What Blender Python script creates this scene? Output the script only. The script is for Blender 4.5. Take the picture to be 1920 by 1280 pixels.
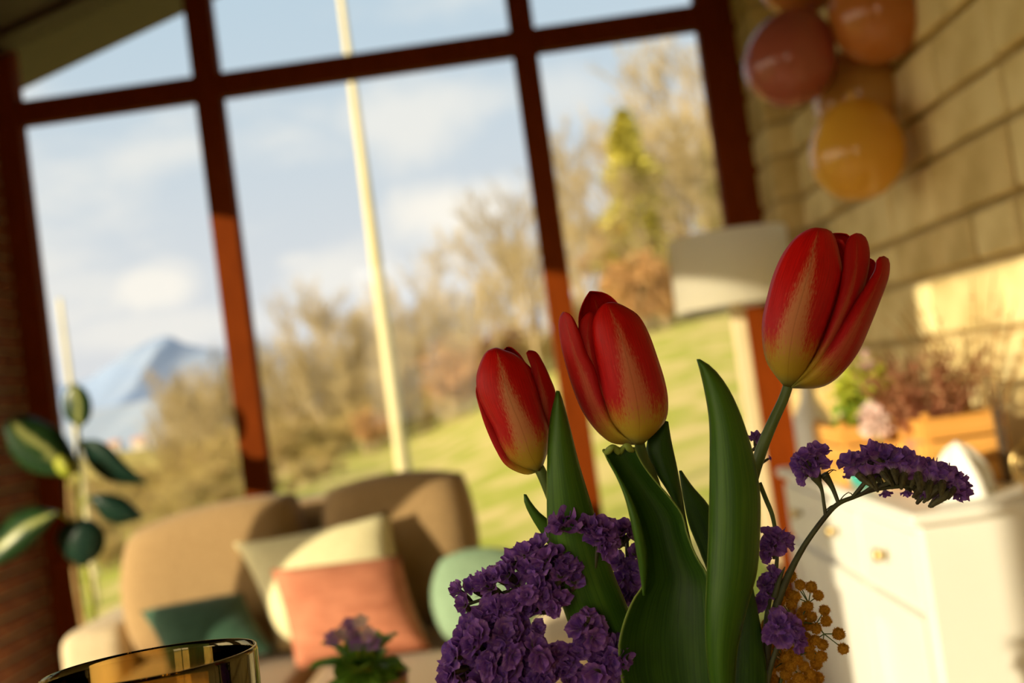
import bpy, bmesh, math, random
from mathutils import Vector, Matrix

for o in list(bpy.data.objects):
    bpy.data.objects.remove(o)
S = bpy.context.scene
COL = S.collection

# ------------------------------------------------------------------ camera
F = 2000.0                                   # focal length in pixels of the 1920 frame
CAM = Vector((0, 0, 1.05))
yaw, pitch, roll = math.radians(0.82), math.radians(2.42), math.radians(7.86)
fwd = Vector((-math.sin(yaw) * math.cos(pitch), math.cos(yaw) * math.cos(pitch), math.sin(pitch)))
r0 = Vector((math.cos(yaw), math.sin(yaw), 0))
u0 = r0.cross(fwd)
rt = r0 * math.cos(roll) - u0 * math.sin(roll)
up = u0 * math.cos(roll) + r0 * math.sin(roll)
cd = bpy.data.cameras.new('camera')
cam = bpy.data.objects.new('camera', cd)
COL.objects.link(cam)
cam.matrix_world = Matrix.Translation(CAM) @ Matrix((rt, up, -fwd)).transposed().to_4x4()
cd.sensor_width = 36
cd.lens = F / 1920 * 36
cd.clip_start = 0.02
cd.clip_end = 6000
cd.dof.use_dof = True
cd.dof.focus_distance = 0.485
cd.dof.aperture_fstop = 6.2
S.camera = cam


def at(px, py, Y):
    d = fwd + rt * ((px - 960) / F) - up * ((py - 640) / F)
    return CAM + d * (Y / d.y)


# ------------------------------------------------------------------ sky, sun, exposure
SUN = Vector((1, 0.8, -0.317)).normalized()
sl = bpy.data.lights.new('sun', 'SUN')
sl.energy = 5.0
sl.angle = math.radians(0.55)
sl.color = (1.0, 0.84, 0.58)
so = bpy.data.objects.new('sun', sl)
COL.objects.link(so)
so.rotation_euler = SUN.to_track_quat('-Z', 'Y').to_euler()
S.view_settings.view_transform = 'Standard'
S.view_settings.look = 'None'
S.view_settings.exposure = 0.55
S.view_settings.gamma = 1.0
S.view_settings.use_curve_mapping = False
S.cycles.use_denoising = True
S.cycles.max_bounces = 10
S.cycles.diffuse_bounces = 4
S.cycles.transparent_max_bounces = 16
S.cycles.caustics_refractive = False
S.cycles.caustics_reflective = False


class G:
    """tiny node helper"""
    def __init__(s, tree):
        s.t = tree
        s.t.nodes.clear()

    def n(s, kind, **kw):
        nd = s.t.nodes.new(kind)
        for k, v in kw.items():
            if k.startswith('i_'):
                nd.inputs[k[2:].replace('_', ' ')].default_value = v
            else:
                setattr(nd, k, v)
        return nd

    def l(s, a, b):
        s.t.links.new(a, b)

    def m(s, op, a, b=None, c=None, clamp=False):
        nd = s.t.nodes.new('ShaderNodeMath')
        nd.operation = op
        nd.use_clamp = clamp
        for i, x in enumerate((a, b, c)):
            if x is None:
                continue
            if isinstance(x, (int, float)):
                nd.inputs[i].default_value = x
            else:
                s.l(x, nd.inputs[i])
        return nd.outputs[0]

    def ss(s, x, lo, hi, a=0.0, b=1.0):
        nd = s.t.nodes.new('ShaderNodeMapRange')
        nd.interpolation_type = 'SMOOTHSTEP'
        s.l(x, nd.inputs[0])
        nd.inputs[1].default_value = lo
        nd.inputs[2].default_value = hi
        nd.inputs[3].default_value = a
        nd.inputs[4].default_value = b
        return nd.outputs[0]

    def mix(s, f, a, b):
        nd = s.t.nodes.new('ShaderNodeMix')
        nd.data_type = 'RGBA'
        if isinstance(f, (int, float)):
            nd.inputs[0].default_value = f
        else:
            s.l(f, nd.inputs[0])
        for i, x in ((6, a), (7, b)):
            if isinstance(x, tuple):
                nd.inputs[i].default_value = (*x, 1)
            else:
                s.l(x, nd.inputs[i])
        return nd.outputs[2]


W = bpy.data.worlds.new('sky')
S.world = W
W.use_nodes = True
g = G(W.node_tree)
tc = g.n('ShaderNodeTexCoord')
dirv = tc.outputs['Generated']
sep = g.n('ShaderNodeSeparateXYZ')
g.l(dirv, sep.inputs[0])
el = sep.outputs[2]
base = g.mix(g.ss(el, -0.02, 0.45), (0.76, 0.74, 0.75), (0.50, 0.63, 0.74))
nz = g.n('ShaderNodeTexNoise')
mp = g.n('ShaderNodeMapping')
mp.inputs['Scale'].default_value = (3.0, 3.0, 7.0)
mp.inputs['Location'].default_value = (1.3, 0.2, 0.4)
g.l(dirv, mp.inputs[0])
g.l(mp.outputs[0], nz.inputs['Vector'])
nz.inputs['Scale'].default_value = 1.6
nz.inputs['Detail'].default_value = 6
nz2 = g.n('ShaderNodeTexNoise')
g.l(dirv, nz2.inputs['Vector'])
nz2.inputs['Scale'].default_value = 14
nz2.inputs['Detail'].default_value = 5
cov = g.ss(nz.outputs[0], 0.5, 0.72, 0, 0.55)
for (cx, cy, wx, wz, amp) in ((275, 540, 0.045, 0.022, 0.85), (310, 520, 0.03, 0.02, 0.5), (780, 230, 0.075, 0.04, 0.6),
                              (880, 390, 0.07, 0.032, 0.95), (620, 520, 0.06, 0.03, 0.6), (1060, 170, 0.05, 0.03, 0.4),
                              (860, 200, 0.06, 0.02, 0.4), (560, 490, 0.03, 0.012, 0.5), (250, 625, 0.12, 0.02, 0.5)):
    c = (at(cx, cy, 10) - CAM).normalized()
    sb = g.n('ShaderNodeVectorMath', operation='SUBTRACT')
    g.l(dirv, sb.inputs[0])
    sb.inputs[1].default_value = c
    ml = g.n('ShaderNodeVectorMath', operation='MULTIPLY')
    g.l(sb.outputs[0], ml.inputs[0])
    ml.inputs[1].default_value = (1 / wx, 1 / wx, 1 / wz)
    ln = g.n('ShaderNodeVectorMath', operation='LENGTH')
    g.l(ml.outputs[0], ln.inputs[0])
    d = g.m('ADD', ln.outputs['Value'], g.m('MULTIPLY_ADD', nz2.outputs[0], 1.6, -0.8))
    cov = g.m('MAXIMUM', cov, g.ss(d, 1.25, 0.25, 0, amp))
colr = g.mix(cov, base, (1.02, 0.94, 0.84))
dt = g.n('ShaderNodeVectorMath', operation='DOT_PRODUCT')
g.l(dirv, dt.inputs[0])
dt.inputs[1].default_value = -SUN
fill_glow = g.m('POWER', g.m('MAXIMUM', dt.outputs['Value'], 0.0), 2.0)  # sky brightened toward the sun, added to lift the light indoors
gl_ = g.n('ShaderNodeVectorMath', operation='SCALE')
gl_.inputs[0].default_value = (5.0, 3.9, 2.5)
g.l(fill_glow, gl_.inputs['Scale'])
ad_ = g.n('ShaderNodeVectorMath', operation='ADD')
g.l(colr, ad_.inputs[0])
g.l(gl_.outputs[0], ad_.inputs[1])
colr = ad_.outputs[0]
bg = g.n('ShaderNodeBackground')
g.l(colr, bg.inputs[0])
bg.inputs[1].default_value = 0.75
wo = g.n('ShaderNodeOutputWorld')
g.l(bg.outputs[0], wo.inputs[0])

# ------------------------------------------------------------------ materials
MATS = {}


def mat(name, col, rough=0.6, col2=None, scale=8.0, bump=0.0, spec=0.5, transl=0.0, metallic=0.0, stretch=None, detail=4, sheen=0.0, coat=0.0, lo=0.35, hi=0.65):
    m = bpy.data.materials.new(name)
    m.use_nodes = True
    g = G(m.node_tree)
    out = g.n('ShaderNodeOutputMaterial')
    p = g.n('ShaderNodeBsdfPrincipled')
    p.inputs['Roughness'].default_value = rough
    p.inputs['Specular IOR Level'].default_value = spec
    p.inputs['Metallic'].default_value = metallic
    p.inputs['Sheen Weight'].default_value = sheen
    p.inputs['Coat Weight'].default_value = coat
    tc = g.n('ShaderNodeTexCoord')
    mp = g.n('ShaderNodeMapping')
    if stretch:
        mp.inputs['Scale'].default_value = stretch
    g.l(tc.outputs['Object'], mp.inputs[0])
    nz = g.n('ShaderNodeTexNoise')
    nz.inputs['Scale'].default_value = scale
    nz.inputs['Detail'].default_value = detail
    g.l(mp.outputs[0], nz.inputs['Vector'])
    c = g.mix(g.ss(nz.outputs[0], lo, hi), tuple(col), tuple(col2 or [x * 0.8 for x in col]))
    g.l(c, p.inputs['Base Color'])
    if bump:
        b = g.n('ShaderNodeBump')
        b.inputs['Strength'].default_value = bump
        b.inputs['Distance'].default_value = 0.01
        g.l(nz.outputs[0], b.inputs['Height'])
        g.l(b.outputs[0], p.inputs['Normal'])
    sh = p.outputs[0]
    if transl:
        tr = g.n('ShaderNodeBsdfTranslucent')
        g.l(c, tr.inputs[0])
        mx = g.n('ShaderNodeMixShader')
        mx.inputs[0].default_value = transl
        g.l(sh, mx.inputs[1])
        g.l(tr.outputs[0], mx.inputs[2])
        sh = mx.outputs[0]
    g.l(sh, out.inputs[0])
    MATS[name] = m
    return m


def glassy(name, tint, refl, rough=0.0):
    """thin sheet of glass: tinted see-through with a Fresnel mirror on top"""
    m = bpy.data.materials.new(name)
    m.use_nodes = True
    g = G(m.node_tree)
    out = g.n('ShaderNodeOutputMaterial')
    tr = g.n('ShaderNodeBsdfTransparent')
    tr.inputs[0].default_value = (*tint, 1)
    gl = g.n('ShaderNodeBsdfGlossy')
    gl.inputs['Roughness'].default_value = rough
    if refl > 1.5:
        gl.inputs[0].default_value = (1.0, 0.86, 0.52, 1)
    fr = g.n('ShaderNodeFresnel')
    fr.inputs[0].default_value = refl
    mx = g.n('ShaderNodeMixShader')
    g.l(fr.outputs[0], mx.inputs[0])
    g.l(tr.outputs[0], mx.inputs[1])
    g.l(gl.outputs[0], mx.inputs[2])
    g.l(mx.outputs[0], out.inputs[0])
    MATS[name] = m
    return m


def petal_mat(name='tulip_petal', amp=0.75, dark=1.0):
    m = bpy.data.materials.new(name)
    m.use_nodes = True
    g = G(m.node_tree)
    out = g.n('ShaderNodeOutputMaterial')
    uv = g.n('ShaderNodeUVMap')
    sp = g.n('ShaderNodeSeparateXYZ')
    g.l(uv.outputs[0], sp.inputs[0])
    U, V = sp.outputs[0], sp.outputs[1]
    mp = g.n('ShaderNodeMapping')
    mp.inputs['Scale'].default_value = (60, 5, 1)
    g.l(uv.outputs[0], mp.inputs[0])
    st = g.n('ShaderNodeTexNoise')
    st.inputs['Scale'].default_value = 1.0
    st.inputs['Detail'].default_value = 6
    st.inputs['Roughness'].default_value = 0.7
    g.l(mp.outputs[0], st.inputs['Vector'])
    mp2 = g.n('ShaderNodeMapping')
    mp2.inputs['Scale'].default_value = (120, 34, 1)
    g.l(uv.outputs[0], mp2.inputs[0])
    sf = g.n('ShaderNodeTexNoise')
    sf.inputs['Scale'].default_value = 1.0
    sf.inputs['Detail'].default_value = 4
    g.l(mp2.outputs[0], sf.inputs['Vector'])
    du = g.m('ABSOLUTE', g.m('SUBTRACT', U, 0.5))
    grain = g.m('ADD', g.m('MULTIPLY_ADD', st.outputs[0], 0.34, -0.17), g.m('MULTIPLY_ADD', sf.outputs[0], 0.40, -0.20))
    # width of the flame narrows towards the tip
    wid = g.m('MULTIPLY_ADD', V, -0.44, 0.41)
    fl = g.m('SUBTRACT', wid, g.m('ADD', du, grain))
    flame = g.ss(fl, -0.03, 0.14, 0, amp)
    basef = g.ss(g.m('ADD', V, g.m('MULTIPLY', grain, 0.8)), 0.36, 0.12)
    red = g.mix(g.ss(st.outputs[0], 0.35, 0.65), (0.80 * dark, 0.010, 0.006), (0.60 * dark, 0.006, 0.004))
    redp = g.mix(g.ss(g.m('ADD', V, grain), 0.75, 0.3, 0, 0.45), red, (0.66, 0.035, 0.05))
    c = g.mix(flame, redp, (0.82, 0.42, 0.17))
    c = g.mix(basef, c, (0.66, 0.47, 0.05))
    c = g.mix(g.ss(V, 0.11, 0.0, 0, 0.8), c, (0.26, 0.30, 0.08))
    rib = g.ss(du, 0.012, 0.0, 0, 0.35)
    c = g.mix(rib, c, (0.32, 0.05, 0.01))
    p = g.n('ShaderNodeBsdfPrincipled')
    p.inputs['Roughness'].default_value = 0.42
    p.inputs['Specular IOR Level'].default_value = 0.16
    g.l(c, p.inputs['Base Color'])
    b = g.n('ShaderNodeBump')
    b.inputs['Strength'].default_value = 0.25
    b.inputs['Distance'].default_value = 0.0008
    g.l(g.m('ADD', st.outputs[0], g.m('MULTIPLY', rib, -1.0)), b.inputs['Height'])
    g.l(b.outputs[0], p.inputs['Normal'])
    tr = g.n('ShaderNodeBsdfTranslucent')
    g.l(c, tr.inputs[0])
    mx = g.n('ShaderNodeMixShader')
    mx.inputs[0].default_value = 0.30
    g.l(p.outputs[0], mx.inputs[1])
    g.l(tr.outputs[0], mx.inputs[2])
    g.l(mx.outputs[0], out.inputs[0])
    return m


def leaf_mat(name, a, b_, edge, transl=0.18, variegate=None, rough=0.38):
    m = bpy.data.materials.new(name)
    m.use_nodes = True
    g = G(m.node_tree)
    out = g.n('ShaderNodeOutputMaterial')
    uv = g.n('ShaderNodeUVMap')
    sp = g.n('ShaderNodeSeparateXYZ')
    g.l(uv.outputs[0], sp.inputs[0])
    U, V = sp.outputs[0], sp.outputs[1]
    mp = g.n('ShaderNodeMapping')
    mp.inputs['Scale'].default_value = (45, 2.2, 1) if not variegate else (5, 3, 1)
    g.l(uv.outputs[0], mp.inputs[0])
    st = g.n('ShaderNodeTexNoise')
    st.inputs['Scale'].default_value = 1.0
    st.inputs['Detail'].default_value = 5
    g.l(mp.outputs[0], st.inputs['Vector'])
    bl = g.n('ShaderNodeTexNoise')
    bl.inputs['Scale'].default_value = 5
    g.l(uv.outputs[0], bl.inputs['Vector'])
    f = g.m('ADD', g.m('MULTIPLY', st.outputs[0], 0.6), g.m('MULTIPLY', bl.outputs[0], 0.4))
    c = g.mix(g.ss(f, 0.38, 0.62), a, b_)
    du = g.m('ABSOLUTE', g.m('SUBTRACT', U, 0.5))
    if variegate:
        c = g.mix(g.ss(g.m('ADD', du, g.m('MULTIPLY_ADD', st.outputs[0], 0.6, -0.3)), 0.15, 0.03), c, variegate)
    else:
        c = g.mix(g.ss(du, 0.478, 0.497), c, edge)
    p = g.n('ShaderNodeBsdfPrincipled')
    p.inputs['Roughness'].default_value = rough
    p.inputs['Specular IOR Level'].default_value = 0.22
    g.l(c, p.inputs['Base Color'])
    b = g.n('ShaderNodeBump')
    b.inputs['Strength'].default_value = 0.2
    b.inputs['Distance'].default_value = 0.0008
    g.l(st.outputs[0], b.inputs['Height'])
    g.l(b.outputs[0], p.inputs['Normal'])
    tr = g.n('ShaderNodeBsdfTranslucent')
    g.l(g.mix(0.5, c, edge), tr.inputs[0])
    mx = g.n('ShaderNodeMixShader')
    mx.inputs[0].default_value = transl
    g.l(p.outputs[0], mx.inputs[1])
    g.l(tr.outputs[0], mx.inputs[2])
    g.l(mx.outputs[0], out.inputs[0])
    return m


def floret_mat():
    m = bpy.data.materials.new('statice_floret')
    m.use_nodes = True
    g = G(m.node_tree)
    out = g.n('ShaderNodeOutputMaterial')
    uv = g.n('ShaderNodeUVMap')
    sp = g.n('ShaderNodeSeparateXYZ')
    g.l(uv.outputs[0], sp.inputs[0])
    tc = g.n('ShaderNodeTexCoord')
    nz = g.n('ShaderNodeTexNoise')
    nz.inputs['Scale'].default_value = 2.2
    nz.inputs['Detail'].default_value = 4
    g.l(tc.outputs['Object'], nz.inputs['Vector'])
    oi = g.n('ShaderNodeObjectInfo')
    c = g.mix(g.ss(nz.outputs[0], 0.35, 0.7), (0.21, 0.085, 0.50), (0.42, 0.20, 0.54))
    c = g.mix(g.m('MULTIPLY', oi.outputs['Random'], 0.45), c, (0.30, 0.09, 0.40))
    sk = g.n('ShaderNodeTexNoise')
    mpk = g.n('ShaderNodeMapping')
    mpk.inputs['Scale'].default_value = (34, 1.2, 1)
    g.l(uv.outputs[0], mpk.inputs[0])
    g.l(mpk.outputs[0], sk.inputs['Vector'])
    sk.inputs['Scale'].default_value = 1.0
    c = g.mix(g.ss(sk.outputs[0], 0.56, 0.70, 0, 0.55), c, (0.72, 0.50, 0.66))
    c = g.mix(g.ss(sp.outputs[1], 0.5, 0.0, 0, 0.6), c, (0.60, 0.45, 0.50))
    p = g.n('ShaderNodeBsdfPrincipled')
    p.inputs['Roughness'].default_value = 0.7
    p.inputs['Specular IOR Level'].default_value = 0.2
    g.l(c, p.inputs['Base Color'])
    tr = g.n('ShaderNodeBsdfTranslucent')
    g.l(c, tr.inputs[0])
    mx = g.n('ShaderNodeMixShader')
    mx.inputs[0].default_value = 0.3
    g.l(p.outputs[0], mx.inputs[1])
    g.l(tr.outputs[0], mx.inputs[2])
    g.l(mx.outputs[0], out.inputs[0])
    return m


PETAL = petal_mat()
PETAL2 = petal_mat('tulip_side_petal', 0.22, 0.8)
PETAL3 = petal_mat('tulip_middle_petal', 0.5, 0.95)
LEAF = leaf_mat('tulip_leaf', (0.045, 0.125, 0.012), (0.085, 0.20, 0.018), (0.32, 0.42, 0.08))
LEAF_SHADE = leaf_mat('shaded_tulip_leaf', (0.022, 0.070, 0.008), (0.045, 0.115, 0.012), (0.26, 0.36, 0.07))  # same leaf with the shade inside the bunch put into its colour
FICUS = leaf_mat('houseplant_leaf', (0.012, 0.040, 0.014), (0.030, 0.07, 0.018), (0.25, 0.32, 0.06), variegate=(0.38, 0.40, 0.13), rough=0.3)
DEEP = leaf_mat('dark_houseplant_leaf', (0.008, 0.028, 0.020), (0.015, 0.045, 0.028), (0.15, 0.25, 0.08), rough=0.3)
FLORET = floret_mat()
mat('stem_green', (0.13, 0.19, 0.045), 0.45, (0.09, 0.14, 0.03), 40, transl=0.05)
mat('stem_brown', (0.075, 0.085, 0.03), 0.6, (0.05, 0.045, 0.02), 60)
mat('calyx', (0.10, 0.09, 0.03), 0.7, (0.05, 0.04, 0.018), 3)
mat('mimosa', (0.70, 0.36, 0.035), 0.9, (0.55, 0.25, 0.02), 2.5, transl=0.25, spec=0.1)
mat('frame_wood', (0.18, 0.032, 0.002), 0.7, (0.15, 0.026, 0.0015), 9, 0.05, 0.05, stretch=(6, 6, 1))
mat('ceiling_wood', (0.05, 0.022, 0.009), 0.6, (0.035, 0.015, 0.006), 5, 0.05, stretch=(1, 8, 8))
mat('block', (0.84, 0.69, 0.36), 0.95, (0.72, 0.57, 0.27), 9, 0.5, 0.15)
mat('block_dark', (0.74, 0.58, 0.28), 0.95, (0.58, 0.44, 0.19), 7, 0.5, 0.15)
mat('mortar', (0.55, 0.43, 0.22), 0.95, (0.47, 0.36, 0.18), 30, 0.4, 0.1)
mat('brick', (0.30, 0.12, 0.055), 0.9, (0.22, 0.08, 0.04), 12, 0.4, 0.2)
mat('plaster', (0.55, 0.47, 0.33), 0.9, (0.51, 0.43, 0.30), 6, 0.1, 0.1)
mat('floor_tile', (0.62, 0.50, 0.34), 0.5, (0.56, 0.44, 0.29), 3, 0.05)
mat('sofa_brown', (0.36, 0.235, 0.11), 0.95, (0.32, 0.205, 0.095), 90, 0.25, 0.1, sheen=0.15)
mat('sofa_cream', (0.66, 0.54, 0.36), 0.95, (0.60, 0.48, 0.31), 90, 0.25, 0.1, sheen=0.1)
mat('cream_fabric', (0.76, 0.70, 0.42), 0.95, (0.70, 0.63, 0.37), 70, 0.25, 0.1)
mat('pink_fabric', (0.54, 0.21, 0.12), 0.95, (0.44, 0.16, 0.09), 14, 0.5, 0.1, stretch=(1, 1, 4))
mat('mint_fabric', (0.24, 0.35, 0.23), 0.95, (0.21, 0.31, 0.20), 60, 0.2, 0.1)
mat('shaded_teal_velvet', (0.035, 0.09, 0.055), 0.8, (0.025, 0.07, 0.04), 30, 0.2, 0.2, sheen=0.15)  # dark green, darkened further for the shade lying on the pillow
mat('white_paint', (0.74, 0.72, 0.66), 0.4, (0.72, 0.70, 0.64), 4, 0.02, 0.4)
mat('brass', (0.75, 0.55, 0.22), 0.3, None, 20, metallic=1.0)
mat('crate_wood', (0.74, 0.37, 0.09), 0.7, (0.62, 0.29, 0.06), 6, 0.1, 0.2, stretch=(1, 1, 6))
mat('pale_wood', (0.74, 0.60, 0.36), 0.6, (0.66, 0.52, 0.30), 6, 0.05, 0.3, stretch=(8, 8, 1))
mat('linen_shade', (0.86, 0.82, 0.68), 0.9, (0.83, 0.79, 0.65), 80, 0.1, 0.1, transl=0.6, stretch=(1, 1, 6))
mat('table_wood', (0.24, 0.12, 0.05), 0.45, (0.17, 0.08, 0.035), 5, 0.05, 0.4, stretch=(1, 10, 10))
mat('ceramic', (0.72, 0.70, 0.64), 0.25, (0.70, 0.68, 0.62), 3)
mat('terracotta', (0.50, 0.22, 0.11), 0.8, (0.42, 0.18, 0.09), 10, 0.1)
mat('soil', (0.05, 0.035, 0.02), 1.0, (0.03, 0.02, 0.012), 60, 0.8)
mat('bush_leaf', (0.24, 0.42, 0.04), 0.5, (0.15, 0.30, 0.03), 20, transl=0.3)
mat('lime_leaf', (0.56, 0.56, 0.05), 0.5, (0.40, 0.46, 0.04), 20, transl=0.35)
mat('heather', (0.38, 0.14, 0.075), 0.9, (0.50, 0.24, 0.12), 20, transl=0.2)
mat('straw', (0.55, 0.36, 0.14), 0.9, (0.42, 0.24, 0.09), 20, transl=0.1)
mat('violet_petal', (0.24, 0.10, 0.36), 0.6, (0.42, 0.22, 0.5), 30, transl=0.3)
mat('pale_petal', (0.80, 0.62, 0.50), 0.6, (0.70, 0.45, 0.5), 30, transl=0.3)
mat('teal_glaze', (0.06, 0.42, 0.36), 0.15, (0.04, 0.33, 0.28), 5, coat=0.6)
mat('blush_petal', (0.82, 0.66, 0.58), 0.8, (0.75, 0.55, 0.5), 30, transl=0.2)
mat('white_cloth', (0.88, 0.86, 0.80), 0.9, (0.84, 0.82, 0.76), 30, 0.1)
mat('dark_twig', (0.10, 0.06, 0.025), 0.8, (0.07, 0.04, 0.02), 30)
mat('balloon_pink', (0.46, 0.125, 0.085), 0.16, (0.44, 0.12, 0.08), 3, spec=0.6, transl=0.25)
mat('balloon_orange', (0.62, 0.22, 0.055), 0.16, (0.60, 0.21, 0.05), 3, spec=0.6, transl=0.25)
mat('balloon_yellow', (0.92, 0.55, 0.06), 0.16, (0.80, 0.44, 0.06), 3, spec=0.6, transl=0.25)
mat('balloon_peach', (0.66, 0.36, 0.10), 0.16, (0.64, 0.35, 0.10), 3, spec=0.6, transl=0.25)
mat('grass', (0.22, 0.23, 0.035), 1.0, (0.36, 0.29, 0.11), 1.5, 0.4, 0.05, detail=9, lo=0.4, hi=0.6)
mat('bark', (0.42, 0.33, 0.19), 0.95, (0.32, 0.24, 0.14), 4, 0, 0.05)
mat('twig', (0.43, 0.34, 0.18), 0.95, (0.32, 0.24, 0.115), 0.5, 0, 0.05, transl=0.2)
mat('brown_twig', (0.36, 0.25, 0.11), 0.95, (0.42, 0.30, 0.14), 0.5, 0, 0.05, transl=0.2)
mat('dry_leaf', (0.42, 0.23, 0.09), 0.9, (0.34, 0.20, 0.09), 0.6, 0, 0.05, transl=0.3)
mat('olive_leaf', (0.42, 0.33, 0.11), 0.9, (0.32, 0.26, 0.08), 0.6, 0, 0.05, transl=0.3)
mat('conifer', (0.62, 0.56, 0.12), 0.9, (0.48, 0.44, 0.10), 0.8, 0, 0.05, transl=0.2)
mat('hazed_far_hill', (0.22, 0.285, 0.41), 1.0, (0.27, 0.32, 0.41), 0.006, 0, 0.0)  # blue haze of distance put into the colour
mat('hazed_near_hill', (0.30, 0.32, 0.36), 1.0, (0.24, 0.29, 0.37), 0.01, 0, 0.0)  # greyer distance haze put into this colour too
mat('mast_paint', (0.52, 0.45, 0.25), 0.6, (0.47, 0.41, 0.22), 2, 0, 0.2)
mat('house_wall', (0.46, 0.40, 0.33), 0.9)
mat('roof_tile', (0.45, 0.2, 0.12), 0.9)
glassy('pane_glass', (0.97, 0.985, 0.98), 1.35)
glassy('amber_glass', (0.86, 0.72, 0.42), 1.75)
M = MATS


# ------------------------------------------------------------------ mesh helpers
def link(o, parent=None):
    COL.objects.link(o)
    if parent is not None:
        o.parent = parent
    return o


def mesh(name, vs, fs, m=None, parent=None, smooth=False, uv=None):
    me = bpy.data.meshes.new(name)
    me.from_pydata([tuple(v) for v in vs], [], fs)
    if m is not None:
        me.materials.append(M[m] if isinstance(m, str) else m)
    if uv is not None:
        lay = me.uv_layers.new(name='UVMap')
        for l in me.loops:
            lay.data[l.index].uv = uv[l.vertex_index]
    if smooth:
        me.polygons.foreach_set('use_smooth', [True] * len(me.polygons))
    me.update()
    return link(bpy.data.objects.new(name, me), parent)


def tag(o, label=None, cat=None, group=None, kind=None):
    for k, v in (('label', label), ('category', cat), ('group', group), ('kind', kind)):
        if v:
            o[k] = v
    return o


def empty(name, loc, label, cat, group=None, rz=0):
    o = bpy.data.objects.new(name, None)
    o.empty_display_size = 0.05
    o.location = loc
    o.rotation_euler.z = rz
    COL.objects.link(o)
    return tag(o, label, cat, group)


def adopt(o, root):
    """parent keeping the world-space vertices (roots sit unrotated, translation only)"""
    o.parent = root
    o.matrix_parent_inverse = Matrix.Translation(-root.location)
    return o


def box(name, lo, hi, m, parent=None, bev=0.0, seg=2, smooth=False):
    bm = bmesh.new()
    bmesh.ops.create_cube(bm, size=1)
    for v in bm.verts:
        v.co = Vector([lo[i] + (v.co[i] + 0.5) * (hi[i] - lo[i]) for i in range(3)])
    if bev:
        bmesh.ops.bevel(bm, geom=bm.edges[:], offset=bev, segments=seg, profile=0.5, affect='EDGES')
    me = bpy.data.meshes.new(name)
    bm.to_mesh(me)
    bm.free()
    me.materials.append(M[m])
    if smooth:
        me.polygons.foreach_set('use_smooth', [True] * len(me.polygons))
    return link(bpy.data.objects.new(name, me), parent)


def lathe(prof, n=32, centre=(0, 0, 0), wob=None):
    vs, fs = [], []
    for (r, z) in prof:
        for i in range(n):
            a = 2 * math.pi * i / n
            vs.append(Vector((centre[0] + r * math.cos(a), centre[1] + r * math.sin(a), centre[2] + z)))
    for j in range(len(prof) - 1):
        for i in range(n):
            k = (i + 1) % n
            fs.append((j * n + i, j * n + k, (j + 1) * n + k, (j + 1) * n + i))
    return vs, fs


def cr(pts, t):
    """Catmull-Rom through pts (tuples), t in 0..1"""
    n = len(pts) - 1
    x = min(max(t, 0), 1) * n
    i = min(int(x), n - 1)
    f = x - i
    p = [pts[max(i - 1, 0)], pts[i], pts[i + 1], pts[min(i + 2, n)]]
    out = []
    for k in range(len(pts[0])):
        a, b, c, d = (q[k] for q in p)
        out.append(0.5 * (2 * b + (c - a) * f + (2 * a - 5 * b + 4 * c - d) * f * f + (3 * b - a - 3 * c + d) * f ** 3))
    return tuple(out)


def resample(pts, n):
    dense = [cr(pts, i / 200) for i in range(201)]
    L = [0]
    for a, b in zip(dense, dense[1:]):
        L.append(L[-1] + math.dist(a, b))
    out = []
    j = 0
    for i in range(n):
        target = L[-1] * i / (n - 1)
        while j < 199 and L[j + 1] < target:
            j += 1
        seg = (L[j + 1] - L[j]) or 1
        f = (target - L[j]) / seg
        out.append(tuple(dense[j][k] + (dense[j + 1][k] - dense[j][k]) * f for k in range(len(pts[0]))))
    return out


def tube(name, pts, rads, m, parent=None, n=8, res=None):
    """tube along world points with Catmull-Rom smoothing"""
    res = res or max(2, len(pts) * 4)
    P = [Vector(cr([tuple(p) for p in pts], i / (res - 1))) for i in range(res)]
    if not isinstance(rads, (list, tuple)):
        rads = [rads, rads]
    R = [cr([(r,) for r in rads], i / (res - 1))[0] for i in range(res)]
    vs, fs = [], []
    side = None
    for i, p in enumerate(P):
        d = (P[min(i + 1, res - 1)] - P[max(i - 1, 0)]).normalized()
        if side is None:
            side = d.orthogonal().normalized()
        side = (side - d * side.dot(d)).normalized()
        b = d.cross(side)
        for k in range(n):
            a = 2 * math.pi * k / n
            vs.append(p + (side * math.cos(a) + b * math.sin(a)) * R[i])
    for i in range(res - 1):
        for k in range(n):
            q = (k + 1) % n
            fs.append((i * n + k, i * n + q, (i + 1) * n + q, (i + 1) * n + k))
    fs.append(tuple(range(n))[::-1])
    fs.append(tuple((res - 1) * n + k for k in range(n)))
    return mesh(name, vs, fs, m, parent, True)


# ------------------------------------------------------------------ the room shell
XL, XR, YW, YB = -1.79, 0.99, 3.75, -2.6
rnd = random.Random(4)


def ceil_z(x):
    return 2.486 + 0.313 * (x + 1.695)


fl = tag(box('floor', (XL - .2, YB - .2, -.12), (XR + .2, YW + .1, 0), 'floor_tile'), kind='structure')

# right wall: mortar core with protruding stone blocks
wr = tag(mesh('wall_right', [(XR, YB - .2, -.1), (XR + .25, YB - .2, -.1), (XR + .25, YW + .1, -.1), (XR, YW + .1, -.1),
                             (XR, YB - .2, 3.45), (XR + .25, YB - .2, 3.5), (XR + .25, YW + .1, 3.5), (XR, YW + .1, 3.45)],
              [(0, 3, 2, 1), (4, 5, 6, 7), (0, 1, 5, 4), (1, 2, 6, 5), (2, 3, 7, 6), (3, 0, 4, 7)], 'mortar'), kind='structure')


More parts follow.
